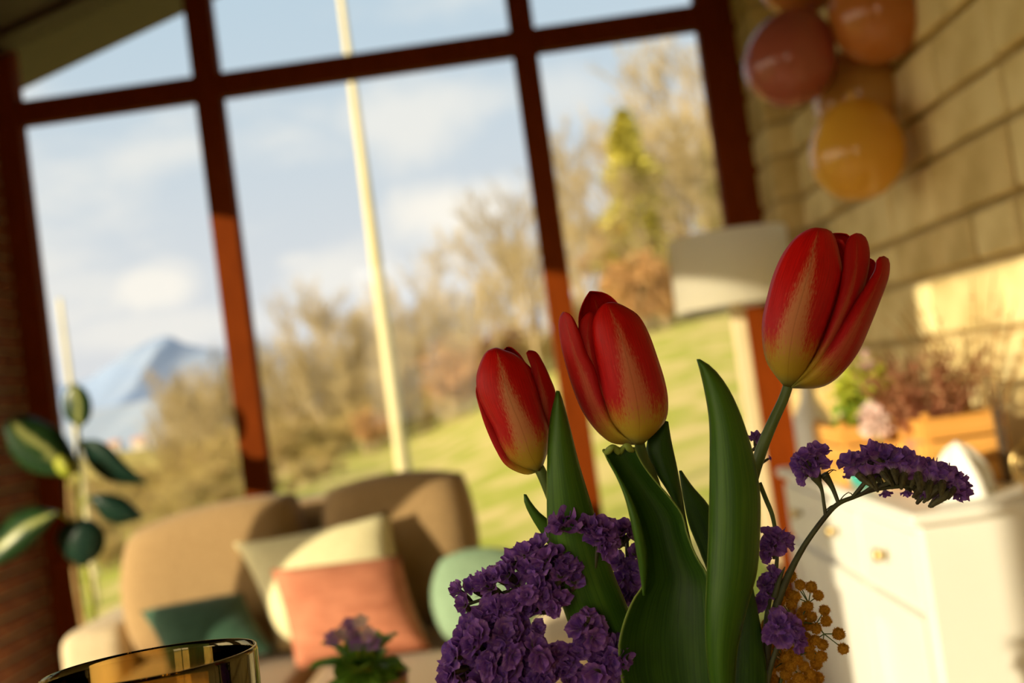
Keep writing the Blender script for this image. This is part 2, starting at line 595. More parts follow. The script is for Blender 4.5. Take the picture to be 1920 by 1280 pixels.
def chip_block(lx, ly, lz, seed, m, b=0.008, jit=0.004):
    """a rough stone block centred on the origin, as a mesh datablock"""
    r = random.Random(seed)
    bm = bmesh.new()
    bmesh.ops.create_cube(bm, size=1)
    for v in bm.verts:
        v.co = Vector((v.co.x * lx, v.co.y * ly + r.uniform(-jit, jit), v.co.z * lz + r.uniform(-jit, jit)))
    bmesh.ops.bevel(bm, geom=bm.edges[:], offset=b, segments=1, affect='EDGES')
    me = bpy.data.meshes.new('stone_block')
    bm.to_mesh(me)
    bm.free()
    me.materials.append(M[m])
    return me


HS = (0.146, 0.112)                       # two course heights in turn
LS = (0.20, 0.29, 0.40)
STONE = {(h, l): [chip_block(0.05, l - .016, h - .016, int(h * 1000 + l * 100) + k, ('block', 'block_dark', 'block')[k], .007, .003) for k in range(3)] for h in HS for l in LS}
COURSES = []
zc, k = 1.05 + 0.235 - 5 * (HS[0] + HS[1]), 0
zlow = zc
while zc > 0:
    k -= 1
    zc -= HS[k % 2]
while zc < 3.3:
    COURSES.append((zc, HS[k % 2]))
    zc += HS[k % 2]
    k += 1
PY = YW - .215
rest = []
for (za, h) in COURSES:
    y = PY + rnd.uniform(0, .15)
    y = min(y, PY)
    first = True
    while y > YB + .1:
        l = rnd.choice(LS)
        if first:
            l = rnd.choice(LS[:2])
            first = False
        me = rnd.choice(STONE[(h, l)])
        loc = V0 = Vector((XR - 0.001 + rnd.uniform(-.004, .004), y - l / 2, za + h / 2))
        if y > 1.3:
            o = bpy.data.objects.new('stone_block', me)
            o.location = loc
            link(o, wr)
        else:
            rest.append((me, loc))
        y -= l
bm = bmesh.new()
for me, loc in rest:
    n0 = len(bm.verts)
    bm.from_mesh(me)
    bm.verts.ensure_lookup_table()
    for v in bm.verts[n0:]:
        v.co += loc
me = bpy.data.meshes.new('stone_blocks')
bm.to_mesh(me)
bm.free()
me.materials.append(M['block'])
o = link(bpy.data.objects.new('stone_blocks', me), wr)
o['kind'] = 'stuff'
CH = .13

# corner pilaster of the same stone, 10 cm proud of the side wall
pil = tag(box('trim_1', (XR - .098, YW - .212, 0), (XR, YW, 3.35), 'mortar'), kind='structure')
pb = {h: [chip_block(0.115, 0.225, h - .016, s_ + 50, 'block_dark' if s_ else 'block', 0.007, 0.003) for s_ in range(3)] for h in HS}
for (za, h) in COURSES:
    if za + h > 3.3:
        break
    o = bpy.data.objects.new('stone_block', rnd.choice(pb[h]))
    o.location = (XR - .052, YW - .109, za + h / 2)
    link(o, pil)

# left wall with two glazed openings that let the low sun in
OP = [(-0.38, 0.44), (0.95, 3.24)]      # y ranges of the openings
HEAD = 2.113


def lwall(y0, y1, za, zb, k):
    return box('wall_left' if k == 0 else 'wall_left', (XL - .2, y0, za), (XL, y1, zb), 'plaster')


vs, fs = [], []


def addbox(vs, fs, lo, hi):
    b = len(vs)
    for z in (lo[2], hi[2]):
        for (x, y) in ((lo[0], lo[1]), (hi[0], lo[1]), (hi[0], hi[1]), (lo[0], hi[1])):
            vs.append((x, y, z))
    for f in ((0, 3, 2, 1), (4, 5, 6, 7), (0, 1, 5, 4), (1, 2, 6, 5), (2, 3, 7, 6), (3, 0, 4, 7)):
        fs.append(tuple(b + i for i in f))


FILLW = (-2.35, -.50, .05, 1.40)  # unseen low window, added to bring daylight onto the flowers
for (a, b) in ((YB - .2, FILLW[0]), (FILLW[1], OP[0][0]), (OP[0][1], OP[1][0]), (OP[1][1], YW + .1)):
    addbox(vs, fs, (XL - .2, a, -.1), (XL, b, HEAD))
addbox(vs, fs, (XL - .2, FILLW[0], -.1), (XL, FILLW[1], FILLW[2]))
addbox(vs, fs, (XL - .2, FILLW[0], FILLW[3]), (XL, FILLW[1], HEAD))
addbox(vs, fs, (XL - .2, YB - .2, HEAD), (XL, YW + .1, 2.50))
wl = tag(mesh('wall_left', vs, fs, 'plaster'), kind='structure')
bk = [chip_block(0.03, .235, .055, s + 80, 'brick', .004, .0015) for s in range(4)]
bh = [chip_block(0.03, .115, .055, s + 90, 'brick', .004, .0015) for s in range(3)]
for row in range(0, 37):
    zc = .035 + row * .067
    ys = [(3.365, bk), (3.61, bk)] if row % 2 else [(3.305, bh), (3.4875, bk), (3.672, bh)]
    for (yc, src) in ys:
        o = bpy.data.objects.new('brick', rnd.choice(src))
        o.location = (XL + .002, yc, zc)
        link(o, wl)
# back wall, ceiling
vs, fs = [], []
addbox(vs, fs, (XL - .2, YB - .2, -.1), (XL + .15, YB, 3.5))
addbox(vs, fs, (-.45, YB - .2, -.1), (XR + .25, YB, 3.5))
addbox(vs, fs, (XL + .15, YB - .2, 2.4), (-.45, YB, 3.5))
addbox(vs, fs, (XL + .15, YB - .2, -.1), (-.45, YB, .05))
tag(mesh('wall_back', vs, fs, 'plaster'), kind='structure')
wd = bpy.data.objects.new('window_5', None)  # unseen window behind the camera, added as fill light
wd.location = (0, YB - .1, 0)
COL.objects.link(wd)
tag(wd, kind='structure')
box('pane', (XL + .15, -.003, .05), (-.45, .003, 2.4), 'pane_glass', wd)
for x in (XL + .15, -1.07, -.51):
    box('mullion', (x, -.03, .05), (x + .06, .03, 2.4), 'frame_wood', wd)
cz = [(XL - .7, YB - .3), (XR + .7, YB - .3), (XR + .7, YW + .35), (XL - .7, YW + .35)]
ce = tag(mesh('ceiling', [(x, y, ceil_z(x) + .02) for x, y in cz] + [(x, y, ceil_z(x) + .14) for x, y in cz],
              [(0, 1, 2, 3), (7, 6, 5, 4), (0, 4, 5, 1), (1, 5, 6, 2), (2, 6, 7, 3), (3, 7, 4, 0)], 'ceiling_wood'), kind='structure')
for i in range(5):                       # rafters under the boards
    y = [-2.0, -0.7, 0.6, 1.9, 3.69][i]
    w = .06
    q = [(XL, y - w, ceil_z(XL)), (XR, y - w, ceil_z(XR)), (XR, y + w, ceil_z(XR)), (XL, y + w, ceil_z(XL))]
    hh = .0 if i == 4 else -.12
    t2 = [(a, b, c + .03) for a, b, c in q]
    q = [(a, b, c + hh) for a, b, c in q]
    mesh('rafter', q + t2, [(0, 3, 2, 1), (4, 5, 6, 7), (0, 1, 5, 4), (1, 2, 6, 5), (2, 3, 7, 6), (3, 0, 4, 7)], 'ceiling_wood', ce)

# the big timber window
win = bpy.data.objects.new('window_1', None)
win.location = (0, YW, 0)
COL.objects.link(win)
tag(win, kind='structure')


def wbox(name, lo, hi, m='frame_wood', bev=.004):
    o = box(name, (lo[0], lo[1] - YW, lo[2]), (hi[0], hi[1] - YW, hi[2]), m, win, bev)
    return o


MU = [(-1.79, -1.70), (-1.06, -0.966), (0.088, 0.178), (0.752, 0.885)]
for (a, b) in MU:
    o = wbox('mullion', (a, YW, .0), (b, YW + .07, 3.3))
TZ = (2.222, 2.308)
for (a, b) in ((MU[0][1], MU[1][0]), (MU[1][1], MU[2][0]), (MU[2][1], MU[3][0])):
    wbox('transom', (a, YW + .004, TZ[0]), (b, YW + .064, TZ[1]))
    wbox('bottom_rail', (a, YW + .004, 0), (b, YW + .064, .11))
    wbox('pane', (a - .005, YW + .03, .1), (b + .005, YW + .036, TZ[0] + .01), 'pane_glass', 0)
    wbox('pane', (a - .005, YW + .03, TZ[1] - .01), (b + .005, YW + .036, 3.2), 'pane_glass', 0)
wbox('side_panel', (.885, YW + .0, 0), (1.24, YW + .1, 3.45), 'frame_wood', 0)

# glazed doors in the left wall openings
for i, (a, b) in enumerate(OP):
    wd = bpy.data.objects.new('window_%d' % (i + 2), None)
    wd.location = (XL - .1, 0, 0)
    COL.objects.link(wd)
    tag(wd, kind='structure')
    box('pane', (-.003, a, .0), (.003, b, HEAD), 'pane_glass', wd)
    box('threshold', (-.03, a, .0), (.03, b, .04), 'frame_wood', wd)
wd = bpy.data.objects.new('window_4', None)  # glazing of the added low window
wd.location = (XL - .1, 0, 0)
COL.objects.link(wd)
tag(wd, kind='structure')
box('pane', (-.003, FILLW[0], FILLW[2]), (.003, FILLW[1], FILLW[3]), 'pane_glass', wd)
box('sill', (-.10, FILLW[0], FILLW[2] - .001), (.12, FILLW[1], FILLW[2] + .02), 'frame_wood', wd)

# gathered curtain at the left opening (unseen, added and shaped to shade the sofa)
def shadow_edge(z):
    K = [(.05, 2.06), (.9, 2.02), (1.0, 1.99), (1.13, 1.93), (1.32, 1.83), (1.6, 1.80), (2.13, 1.84)]
    for (a, b) in zip(K, K[1:]):
        if z <= b[0]:
            return a[1] + (b[1] - a[1]) * (z - a[0]) / (b[0] - a[0])
    return K[-1][1]


cu = empty('shadecloth', (XL + .05, 2.0, 0), 'brown curtain added out of view at the left glazed opening to shade the sofa', 'shadecloth')
vs, fs = [], []
for j in range(40):
    z = .05 + 2.1 * j / 39
    e_ = shadow_edge(z)
    for i in range(33):
        y = e_ + (2.20 - e_) * i / 32
        vs.append((.022 * math.sin(i * 1.57), y - 2.0, z))
for j in range(39):
    for i in range(32):
        q = j * 33 + i
        fs.append((q, q + 1, q + 34, q + 33))
o = mesh('cloth', vs, fs, 'sofa_brown', cu, True)
o.modifiers.new('thickness', 'SOLIDIFY').thickness = .003
tube('rod', [(0, -.8, 2.16), (0, 1.0, 2.16)], .010, 'dark_twig', cu, 10, 2)

# ------------------------------------------------------------------ the land outside
KEY = [(-.9, -2.0), (-.5, -1.0), (-.35, -.35), (-.2, -.09), (-.125, -.06), (-.07, .36), (.03, 1.15), (.125, 1.78), (.2, 1.89), (.6, 2.6), (1.5, 3.5)]


def ridge(a):
    if a <= KEY[0][0]:
        return KEY[0][1]
    for (p, q) in zip(KEY, KEY[1:]):
        if a <= q[0]:
            f = (a - p[0]) / (q[0] - p[0])
            return p[1] + (q[1] - p[1]) * f
    return KEY[-1][1]


def land(x, y):
    if y < 4:
        return -.15
    a = x / y
    R = ridge(a)
    if y < 22:
        f = (y - 4) / 18
        return -.15 * (1 - f) + R * f
    low = 1 / (1 + math.exp((a + .22) * 14))
    up_ = R + .06 * min(y - 22, 60) + .0 * y
    dn = R - .13 * min(y - 22, 160)
    z = up_ * (1 - low) + dn * low
    if y > 200:
        z += (-22 - z) * min(1, (y - 200) / 400)
    return z


vs, fs = [], []
radii = [3.9, 5, 6.5, 8.5, 11, 14, 17, 19.5, 22, 25, 29, 34, 42, 55, 75, 105, 150, 220, 350, 600, 1100, 2200]
na = 61
for j, r in enumerate(radii):
    for i in range(na):
        a = math.radians(-85 + 170 * i / (na - 1))
        x = r * math.tan(a) if abs(a) < 1.0 else r * math.tan(a)
        x = max(min(x, 9 * r), -9 * r)
        vs.append((x, r, land(x, r)))
for j in range(len(radii) - 1):
    for i in range(na - 1):
        fs.append((j * na + i, j * na + i + 1, (j + 1) * na + i + 1, (j + 1) * na + i))
b = len(vs)
vs += [(-60, -60, -.15), (60, -60, -.15), (60, 3.9, -.15), (-60, 3.9, -.15)]
fs.append((b, b + 1, b + 2, b + 3))
gr = mesh('ground', vs, fs, 'grass', None, True)
tag(gr, kind='structure')


def hill(name, Y, keys, m, label, seed, thick=500):
    """a range of hills: ridge line through (px, py) seen at distance Y, with real slopes in front and behind"""
    r = random.Random(seed)
    top = [at(px, py, Y) for px, py in keys]
    P = [cr([tuple(p) for p in top], i / 60) for i in range(61)]
    vs, fs = [], []
    K = [(-1, 0.0), (-.7, .22), (-.4, .55), (-.15, .86), (0, 1), (.3, .7), (1, 0)]
    for k, (dy, hz) in enumerate(K):
        for p in P:
            h = (p[2] + 22) * hz * (1 + (r.uniform(-.08, .08) if 0 < k < 4 else 0))
            vs.append((p[0] * (1 + dy * .1), p[1] + dy * thick, -22 + h))
    n = len(P)
    for k in range(len(K) - 1):
        for i in range(n - 1):
            fs.append((k * n + i, k * n + i + 1, (k + 1) * n + i + 1, (k + 1) * n + i))
    o = mesh(name, vs, fs, m, None, True)
    return tag(o, label, 'mountain')


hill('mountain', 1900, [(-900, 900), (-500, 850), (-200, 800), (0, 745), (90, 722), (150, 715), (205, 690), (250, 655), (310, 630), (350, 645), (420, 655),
                        (500, 645), (600, 655), (700, 650), (850, 640), (1100, 640), (1400, 640), (2000, 620), (2800, 560)], 'hazed_far_hill',
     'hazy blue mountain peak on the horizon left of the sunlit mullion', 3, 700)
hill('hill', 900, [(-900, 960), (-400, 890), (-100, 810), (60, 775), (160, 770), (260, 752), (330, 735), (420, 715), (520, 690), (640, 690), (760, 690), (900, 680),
                   (1200, 660), (1700, 600), (2400, 520)], 'hazed_near_hill',
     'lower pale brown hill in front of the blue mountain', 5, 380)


# trees ------------------------------------------------------------------
def branch_mesh(seed, H=6.0, spread=.5, levels=5, trunks=1, leaf=None, leafn=0, thick=.09, twig='twig', kids=4, leafsize=.12, bushy=False):
    r = random.Random(seed)
    vs, fs, mi = [], [], []

    def seg(a, b, ra, rb, k):
        d = (b - a)
        if d.length < 1e-6:
            return
        d.normalize()
        s = d.orthogonal().normalized()
        t = d.cross(s)
        base = len(vs)
        for (p, rr) in ((a, ra), (b, rb)):
            for q in range(3):
                an = 2.094 * q
                vs.append(p + (s * math.cos(an) + t * math.sin(an)) * rr)
        for q in range(3):
            w = (q + 1) % 3
            fs.append((base + q, base + w, base + 3 + w, base + 3 + q))
            mi.append(k)

    tips = []

    def grow(p, d, L, rad, lev):
        q = p
        n = 3 if lev < 2 else 2
        pts = [p]
        for i in range(n):
            d = (d + Vector((r.gauss(0, .12), r.gauss(0, .12), r.gauss(.06, .08)))).normalized()
            nq = q + d * (L / n)
            seg(q, nq, rad * (1 - i / n * .4), rad * (1 - (i + 1) / n * .4), 0 if lev < 2 else 1)
            q = nq
            pts.append(q)
        tips.append(q)
        if lev >= levels:
            return
        for k in range(kids + (2 if lev == levels - 1 else 0)):
            f = r.uniform(.25 if lev else .3, 1)
            i = min(int(f * n), n - 1)
            bp = pts[i].lerp(pts[i + 1], f * n - i)
            an = r.uniform(0, 6.283)
            sd = Vector((math.cos(an), math.sin(an), 0))
            nd = (d * (1 - spread) + sd * spread * r.uniform(.7, 1.3) + Vector((0, 0, .18))).normalized()
            grow(bp, nd, L * r.uniform(.5, .72), max(rad * .5, .006), lev + 1)
        grow(q, d, L * .62, max(rad * .55, .006), lev + 1)

    for t in range(trunks):
        an = r.uniform(0, 6.283)
        off = Vector((math.cos(an), math.sin(an), 0)) * (0 if trunks == 1 else r.uniform(.05, H * .22))
        lean = Vector((math.cos(an) * (.02 if trunks == 1 else .4), math.sin(an) * (.02 if trunks == 1 else .4), 1)).normalized()
        grow(off, lean, H * .42 * r.uniform(.8, 1.1), thick * (1 if trunks == 1 else .4), 0)
    for i in range(leafn):
        p = r.choice(tips) + Vector((r.gauss(0, .15), r.gauss(0, .15), r.gauss(0, .15)))
        s = leafsize * r.uniform(.5, 1.3)
        b0 = len(vs)
        a = Vector((r.gauss(0, 1), r.gauss(0, 1), r.gauss(0, 1))).normalized()
        b_ = a.orthogonal().normalized()
        vs.extend([p - a * s, p + b_ * s * .5, p + a * s, p - b_ * s * .5])
        fs.append((b0, b0 + 1, b0 + 2, b0 + 3))
        mi.append(2)
    me = bpy.data.meshes.new('tree')
    me.from_pydata([tuple(v) for v in vs], [], fs)
    for k in ('bark', twig, leaf or 'twig'):
        me.materials.append(M[k])
    me.polygons.foreach_set('material_index', mi)
    me.update()
    return me


def conifer_mesh(seed, H=7.0, R=1.3):
    r = random.Random(seed)
    vs, fs, mi = [], [], []
    n = 6
    for (z, rr) in ((0, .12), (H, .02)):
        for i in range(n):
            vs.append(Vector((rr * math.cos(i * 6.283 / n), rr * math.sin(i * 6.283 / n), z)))
    for i in range(n):
        fs.append((i, (i + 1) % n, n + (i + 1) % n, n + i))
        mi.append(0)
    for k in range(3600):
        f = r.random() ** .8
        z = H * (.08 + .92 * f)
        lim = R * (1 - f) ** .75 * (1 + .35 * math.sin(z * 5 + 1)) + .06
        an = r.uniform(0, 6.283)
        lim *= 1 + .3 * math.sin(an * 3 + z * 2)
        d = lim * r.uniform(.35, 1)
        p = Vector((math.cos(an) * d, math.sin(an) * d, z - d * .25))
        out = Vector((math.cos(an), math.sin(an), -.2 + r.gauss(0, .3))).normalized()
        s = r.uniform(.12, .28)
        sd = out.cross(Vector((r.gauss(0, .4), r.gauss(0, .4), 1))).normalized() * s * .4
        b0 = len(vs)
        vs.extend([p - out * s * .5, p + sd, p + out * s, p - sd])
        fs.append((b0, b0 + 1, b0 + 2, b0 + 3))
        mi.append(1)
    me = bpy.data.meshes.new('conifer')
    me.from_pydata([tuple(v) for v in vs], [], fs)
    me.materials.append(M['bark'])
    me.materials.append(M['conifer'])
    me.polygons.foreach_set('material_index', mi)
    me.update()
    return me


BARE = [branch_mesh(11 + i, 6, .5, 5, 1, None, 0, .09, 'twig', 3) for i in range(3)]
HAZEL = [branch_mesh(31 + i, 5, .42, 4, 5, None, 0, .12, 'twig', 4) for i in range(2)]
THICK = [branch_mesh(41 + i, 3.4, .55, 4, 7, 'olive_leaf', 1400, .10, 'brown_twig', 4, .09) for i in range(2)]
RUST = [branch_mesh(51 + i, 3.0, .55, 4, 5, 'dry_leaf', 3000, .10, 'brown_twig', 3, .11) for i in range(2)]
FIR = [conifer_mesh(61 + i) for i in range(2)]


def plant_at(name, me, px, D, top_py, label, cat, group, href, wid=1.0):
    """stand a tree on the land at distance D so that its height is real"""
    c = at(px, top_py, D)
    zb = land(c.x, c.y) - .05
    o = bpy.data.objects.new(name, me)
    h = c.z - zb
    s = h / href
    base = Vector((c.x, c.y, zb))
    o.location = base
    o.scale = (s * wid, s * wid, s)
    o.rotation_euler.z = rnd.uniform(0, 6.28)
    COL.objects.link(o)
    return tag(o, label, cat, group)


def ref_h(me):
    return max(v.co.z for v in me.vertices) * .95


# (px of the crown, distance, px row of the top)
bare = [(840, 30, 440, 0), (900, 36, 410, 1), (770, 34, 480, 2), (700, 38, 560, 0), (960, 30, 300, 1), (930, 42, 380, 2), (1010, 34, 330, 0),
        (1060, 40, 300, 2), (1100, 32, 250, 1), (1150, 38, 230, 0), (1190, 44, 120, 2), (1230, 30, 150, 1), (1270, 36, 90, 0), (1310, 31, 60, 2),
        (1340, 40, 120, 1), (1370, 33, 60, 0), (1400, 37, 120, 2), (1290, 27, 200, 0), (1250, 42, 220, 2), (880, 26, 520, 0), (980, 26, 440, 2),
        (1450, 30, 60, 1), (640, 40, 560, 1), (1200, 27, 300, 0), (1080, 27, 380, 1)]
for k, (px, D, ty, v) in enumerate(bare):
    plant_at('bare_tree', BARE[v], px, D, ty, *( ('leafless tan tree in the wood between the pale mast and the middle mullion', 'tree', 'bare trees left of the middle mullion') if px < 1040 else
      ('leafless tan tree in the wood between the middle and right mullions', 'tree', 'bare trees right of the middle mullion')), ref_h(BARE[v]), 1.0)
for k, (px, D, ty) in enumerate([(600, 32, 540), (650, 28, 600), (560, 30, 640), (690, 33, 600), (740, 30, 560), (800, 34, 540), (370, 40, 655), (350, 36, 690), (400, 44, 680), (520, 40, 640)]):
    plant_at('coppiced_tree', HAZEL[k % 2], px, D, ty, 'pale many-stemmed leafless tree rising above the scrub beyond the sofa', 'tree', 'many-stemmed trees beyond the sofa', ref_h(HAZEL[k % 2]), .9)
for k, (px, D, ty) in enumerate([(240, 40, 835), (290, 30, 835), (340, 34, 800), (390, 29, 810), (430, 36, 770), (470, 30, 760), (510, 27, 780), (550, 32, 740), (590, 27, 770), (630, 31, 720),
                                 (670, 27, 740), (710, 30, 690), (750, 27, 720), (790, 32, 680), (830, 26, 690), (880, 30, 660), (930, 27, 650), (980, 31, 600), (1030, 27, 600), (1080, 30, 540),
                                 (1130, 27, 540), (1180, 31, 470), (1230, 27, 520), (1280, 30, 430), (1330, 27, 480), (1380, 31, 430), (180, 34, 850), (130, 30, 880), (200, 26, 890), (320, 25, 880),
                                 (420, 24.5, 850), (500, 24, 850), (600, 24, 820), (60, 26, 900), (150, 18, 930), (210, 15, 925), (270, 17, 905), (330, 15, 900), (390, 17, 880), (450, 15, 885), (510, 16, 870), (560, 18, 855),
                                 (620, 19, 850), (100, 14, 960), (300, 12.5, 935), (180, 12, 985)]):
    plant_at('scrub_bush', THICK[k % 2], px, D, ty, *(('brown twiggy bush in the scrub left of the left sunlit mullion', 'bush', 'scrub left of the left sunlit mullion') if px < 450 else
      ('brown twiggy bush in the scrub between the left sunlit mullion and the pale mast', 'bush', 'scrub between mullion and mast') if px < 745 else
      ('brown twiggy bush in the scrub between the pale mast and the middle mullion', 'bush', 'scrub between mast and middle mullion') if px < 1060 else
      ('brown twiggy bush in the scrub right of the middle mullion', 'bush', 'scrub right of the middle mullion')), ref_h(THICK[k % 2]), 1.25)
for (px, D, ty, lab) in [(850, 25.5, 640, 'rust-leaved bush behind the left tulip, at the foot of the slope'), (905, 27, 600, 'rust-leaved bush left of the middle mullion, high against the wood'),
                         (1170, 25, 480, 'rust-leaved bush below the green conifer'), (1345, 26, 450, 'orange-brown bush just left of the lamp shade top'),
                         (1215, 29, 400, 'orange-brown bush right of the green conifer'), (690, 26, 760, 'rust-leaved bush at the left of the pale mast')]:
    k = 0 if px < 1000 else 1
    plant_at('rusty_bush', RUST[k], px, D, ty, lab, 'bush', None, ref_h(RUST[k]), 1.0)
plant_at('conifer', FIR[0], 1165, 28, 205, 'yellow-green conifer between the two right mullions', 'tree', None, 7.0, 1.15)
plant_at('conifer', FIR[1], 1330, 34, 260, 'smaller dull conifer beside the right mullion', 'tree', None, 7.0, .9)

# far farmhouses on the plain
for (px, py, D, w, lab) in [(262, 826, 400, 5, 'pale far farmhouse left of the sunlit mullion, nearer the mountain'), (215, 832, 420, 4, 'tiny pale far house at the left end of the scrub'),
                            (556, 758, 300, 5, 'far cream house seen just right of the sunlit mullion'), (620, 750, 320, 5, 'far cream house nearer to the pale mast')]:
    c = at(px, py, D)
    zg = land(c.x, c.y)
    zb = c.z - 3.2
    h = empty('farmhouse', (c.x, c.y, zb), lab, 'house')
    hw = w
    top = c.z - zb
    v_, f_ = lathe([(0, -.02), (9, -.05), (22, -1.5), (45, (zg - zb) * .55), (80, zg - zb - 2)], 28)
    mesh('grassy_mound', v_, f_, 'olive_leaf', h, True)
    box('wall', (-hw / 2, -2, 0), (hw / 2, 2, top), 'house_wall', h)
    mesh('roof', [(-hw * .55, -2.3, top), (hw * .55, -2.3, top), (hw * .55, 2.3, top), (-hw * .55, 2.3, top), (-hw * .55, 0, top + 1.3), (hw * .55, 0, top + 1.3)],
         [(0, 1, 5, 4), (2, 3, 4, 5), (0, 4, 3), (1, 2, 5), (0, 3, 2, 1)], 'roof_tile', h)
    for s in (-.25, .25):
        box('window', (hw * s - .4, -2.05, top * .5), (hw * s + .4, -1.98, top * .5 + 1.1), 'bark', h)

# pale tapered mast outside the window
mb = at(757, 880, 6.2)
ms = empty('mast', (mb.x, 6.2, -.15), 'tall pale tapered mast standing on the lawn outside the window', 'pole')
tube('shaft', [(0, 0, 0), (.0, 0, 1.5), (0, 0, 3.5), (0, 0, 5.5)], [.048, .040, .020, .014], 'mast_paint', ms, 12)
v_, f_ = lathe([(.0, -.02), (.12, -.02), (.12, .03), (.05, .05)], 16)
mesh('foot', v_, f_, 'mast_paint', ms, True)

tp = at(112, 560, 9.0)
pg = empty('garden_stake', (tp.x, 9.0, land(tp.x, 9.0)), 'thin pale stake standing on the lawn behind the rubber plant', 'pole')
tube('shaft', [(0, 0, -.05), (.01, 0, 1.2), (0, 0, tp.z - pg.location.z)], [.030, .026, .018], 'mast_paint', pg, 10)
box('cross_tie', (-.05, -.05, .25), (.05, .05, .3), 'mast_paint', pg, .01)

# ------------------------------------------------------------------ sofa and cushions
sofa = empty('sofa', (-.66, 2.8, 0), 'brown sofa with cream arms in front of the big window', 'sofa')


def sbox(name, lo, hi, m, bev=.05, par=sofa):
    return adopt(box(name, lo, hi, m, None, bev, 4, True), par)


sbox('seat_base', (-1.38, 2.2, .12), (.02, 3.36, .32), 'sofa_brown', .03)
sbox('seat_cushion', (-1.20, 2.18, .30), (-.64, 3.14, .435), 'sofa_brown', .045)
sbox('seat_cushion', (-.635, 2.18, .30), (-.08, 3.14, .435), 'sofa_brown', .045)
sbox('back_frame', (-1.20, 3.2, .12), (-.42, 3.36, .80), 'sofa_brown', .05)
sbox('armrest', (-1.40, 2.93, .1), (-1.205, 3.34, .545), 'sofa_cream', .05)
sbox('armrest', (-.085, 2.3, .1), (.11, 3.34, .50), 'sofa_cream', .05)
for x in (-1.32, .02):
    for y in (2.30, 3.28):
        v_, f_ = lathe([(.0, 0), (.018, 0), (.028, .12), (0, .12)], 12, (x, y, 0))
        adopt(mesh('leg', v_, f_, 'pale_wood', None, True), sofa)


def cushion(name, corners, thick, m, label=None, root=None, pinch=.06, puff=2.4, n=20, rnd_=0.0):
    """corners TL, TR, BR, BL as world points; a stuffed cushion between them"""
    TL, TR, BR, BLc = corners
    nrm = (TR - TL).cross(BLc - TL).normalized()
    vs, fs = [], []
    for side in (1, -1):
        for j in range(n + 1):
            for i in range(n + 1):
                x, y = 2 * i / n - 1, 2 * j / n - 1
                e = max(0, (1 - abs(x) ** puff)) * max(0, (1 - abs(y) ** puff))
                z = side * thick * .5 * e ** .45
                xx = x * (1 - pinch * (1 - y * y))
                yy = y * (1 - pinch * (1 - x * x))
                if rnd_:
                    q = 1 - rnd_ + rnd_ * math.sqrt(1 - y * y / 2)
                    yy *= 1 - rnd_ + rnd_ * math.sqrt(1 - x * x / 2)
                    xx *= q
                fx, fy = (xx + 1) / 2, (yy + 1) / 2
                p = TL.lerp(TR, fx).lerp(BLc.lerp(BR, fx), fy)
                vs.append(p + nrm * z)
    N = (n + 1) ** 2
    for j in range(n):
        for i in range(n):
            a = j * (n + 1) + i
            fs.append((a, a + 1, a + n + 2, a + n + 1))
            fs.append((N + a, N + a + n + 1, N + a + n + 2, N + a + 1))
    bm = bmesh.new()
    me = bpy.data.meshes.new(name)
    me.from_pydata([tuple(v) for v in vs], [], fs)
    bm.from_mesh(me)
    bmesh.ops.remove_doubles(bm, verts=bm.verts, dist=1e-5)
    bm.to_mesh(me)
    bm.free()
    me.materials.append(M[m])
    me.polygons.foreach_set('use_smooth', [True] * len(me.polygons))
    o = bpy.data.objects.new(name, me)
    COL.objects.link(o)
    if root is not None:
        adopt(o, root)
    return o


def tagged_cushion(name, cor, thick, m, label, **kw):
    c = (cor[0] + cor[2]) * .5
    o = cushion(name, [p - c for p in cor], thick, m, **kw)
    o.location = c
    return tag(o, label, 'cushion')


V = Vector
# loose back cushions: boxy and rounded
def back_cushion(x0, x1, zt0, zt1, yb, lean, label):  # noqa
    cor = [V((x0, yb + lean, zt0)), V((x1, yb + lean, zt1)), V((x1 - .01, yb, .43)), V((x0 + .02, yb, .43))]
    return tagged_cushion('back_cushion', cor, .24, 'sofa_brown', label, pinch=-.06, puff=5.0, n=28, rnd_=.28)


back_cushion(-1.225, -.70, .79, .85, 2.98, .10, 'brown back cushion at the left end of the sofa, half in sunlight')
back_cushion(-.655, -.22, .84, .84, 3.00, .10, 'brown back cushion at the right end of the sofa, crossed by a shadow')
tagged_cushion('throw_pillow', [at(438, 1018, 2.93), at(730, 958, 2.90), at(800, 1190, 2.74), at(520, 1222, 2.76)], .15, 'cream_fabric',
               'cream square throw pillow leaning behind the salmon pillow', pinch=.09)
tagged_cushion('throw_pillow', [at(508, 1068, 2.74), at(750, 1040, 2.74), at(808, 1218, 2.60), at(556, 1255, 2.60)], .14, 'pink_fabric',
               'salmon pink throw pillow in the middle of the sofa', pinch=.05)
tagged_cushion('throw_pillow', [at(808, 1035, 2.74), at(1010, 1030, 2.74), at(1020, 1200, 2.60), at(820, 1215, 2.60)], .13, 'mint_fabric',
               'pale mint round-cornered pillow at the right arm of the sofa', pinch=-.06, rnd_=.6)
tagged_cushion('throw_pillow', [at(262, 1145, 2.80), at(455, 1110, 2.86), at(520, 1225, 2.70), at(318, 1262, 2.70)], .13, 'shaded_teal_velvet',
               'dark green throw pillow at the left arm of the sofa', pinch=.08)

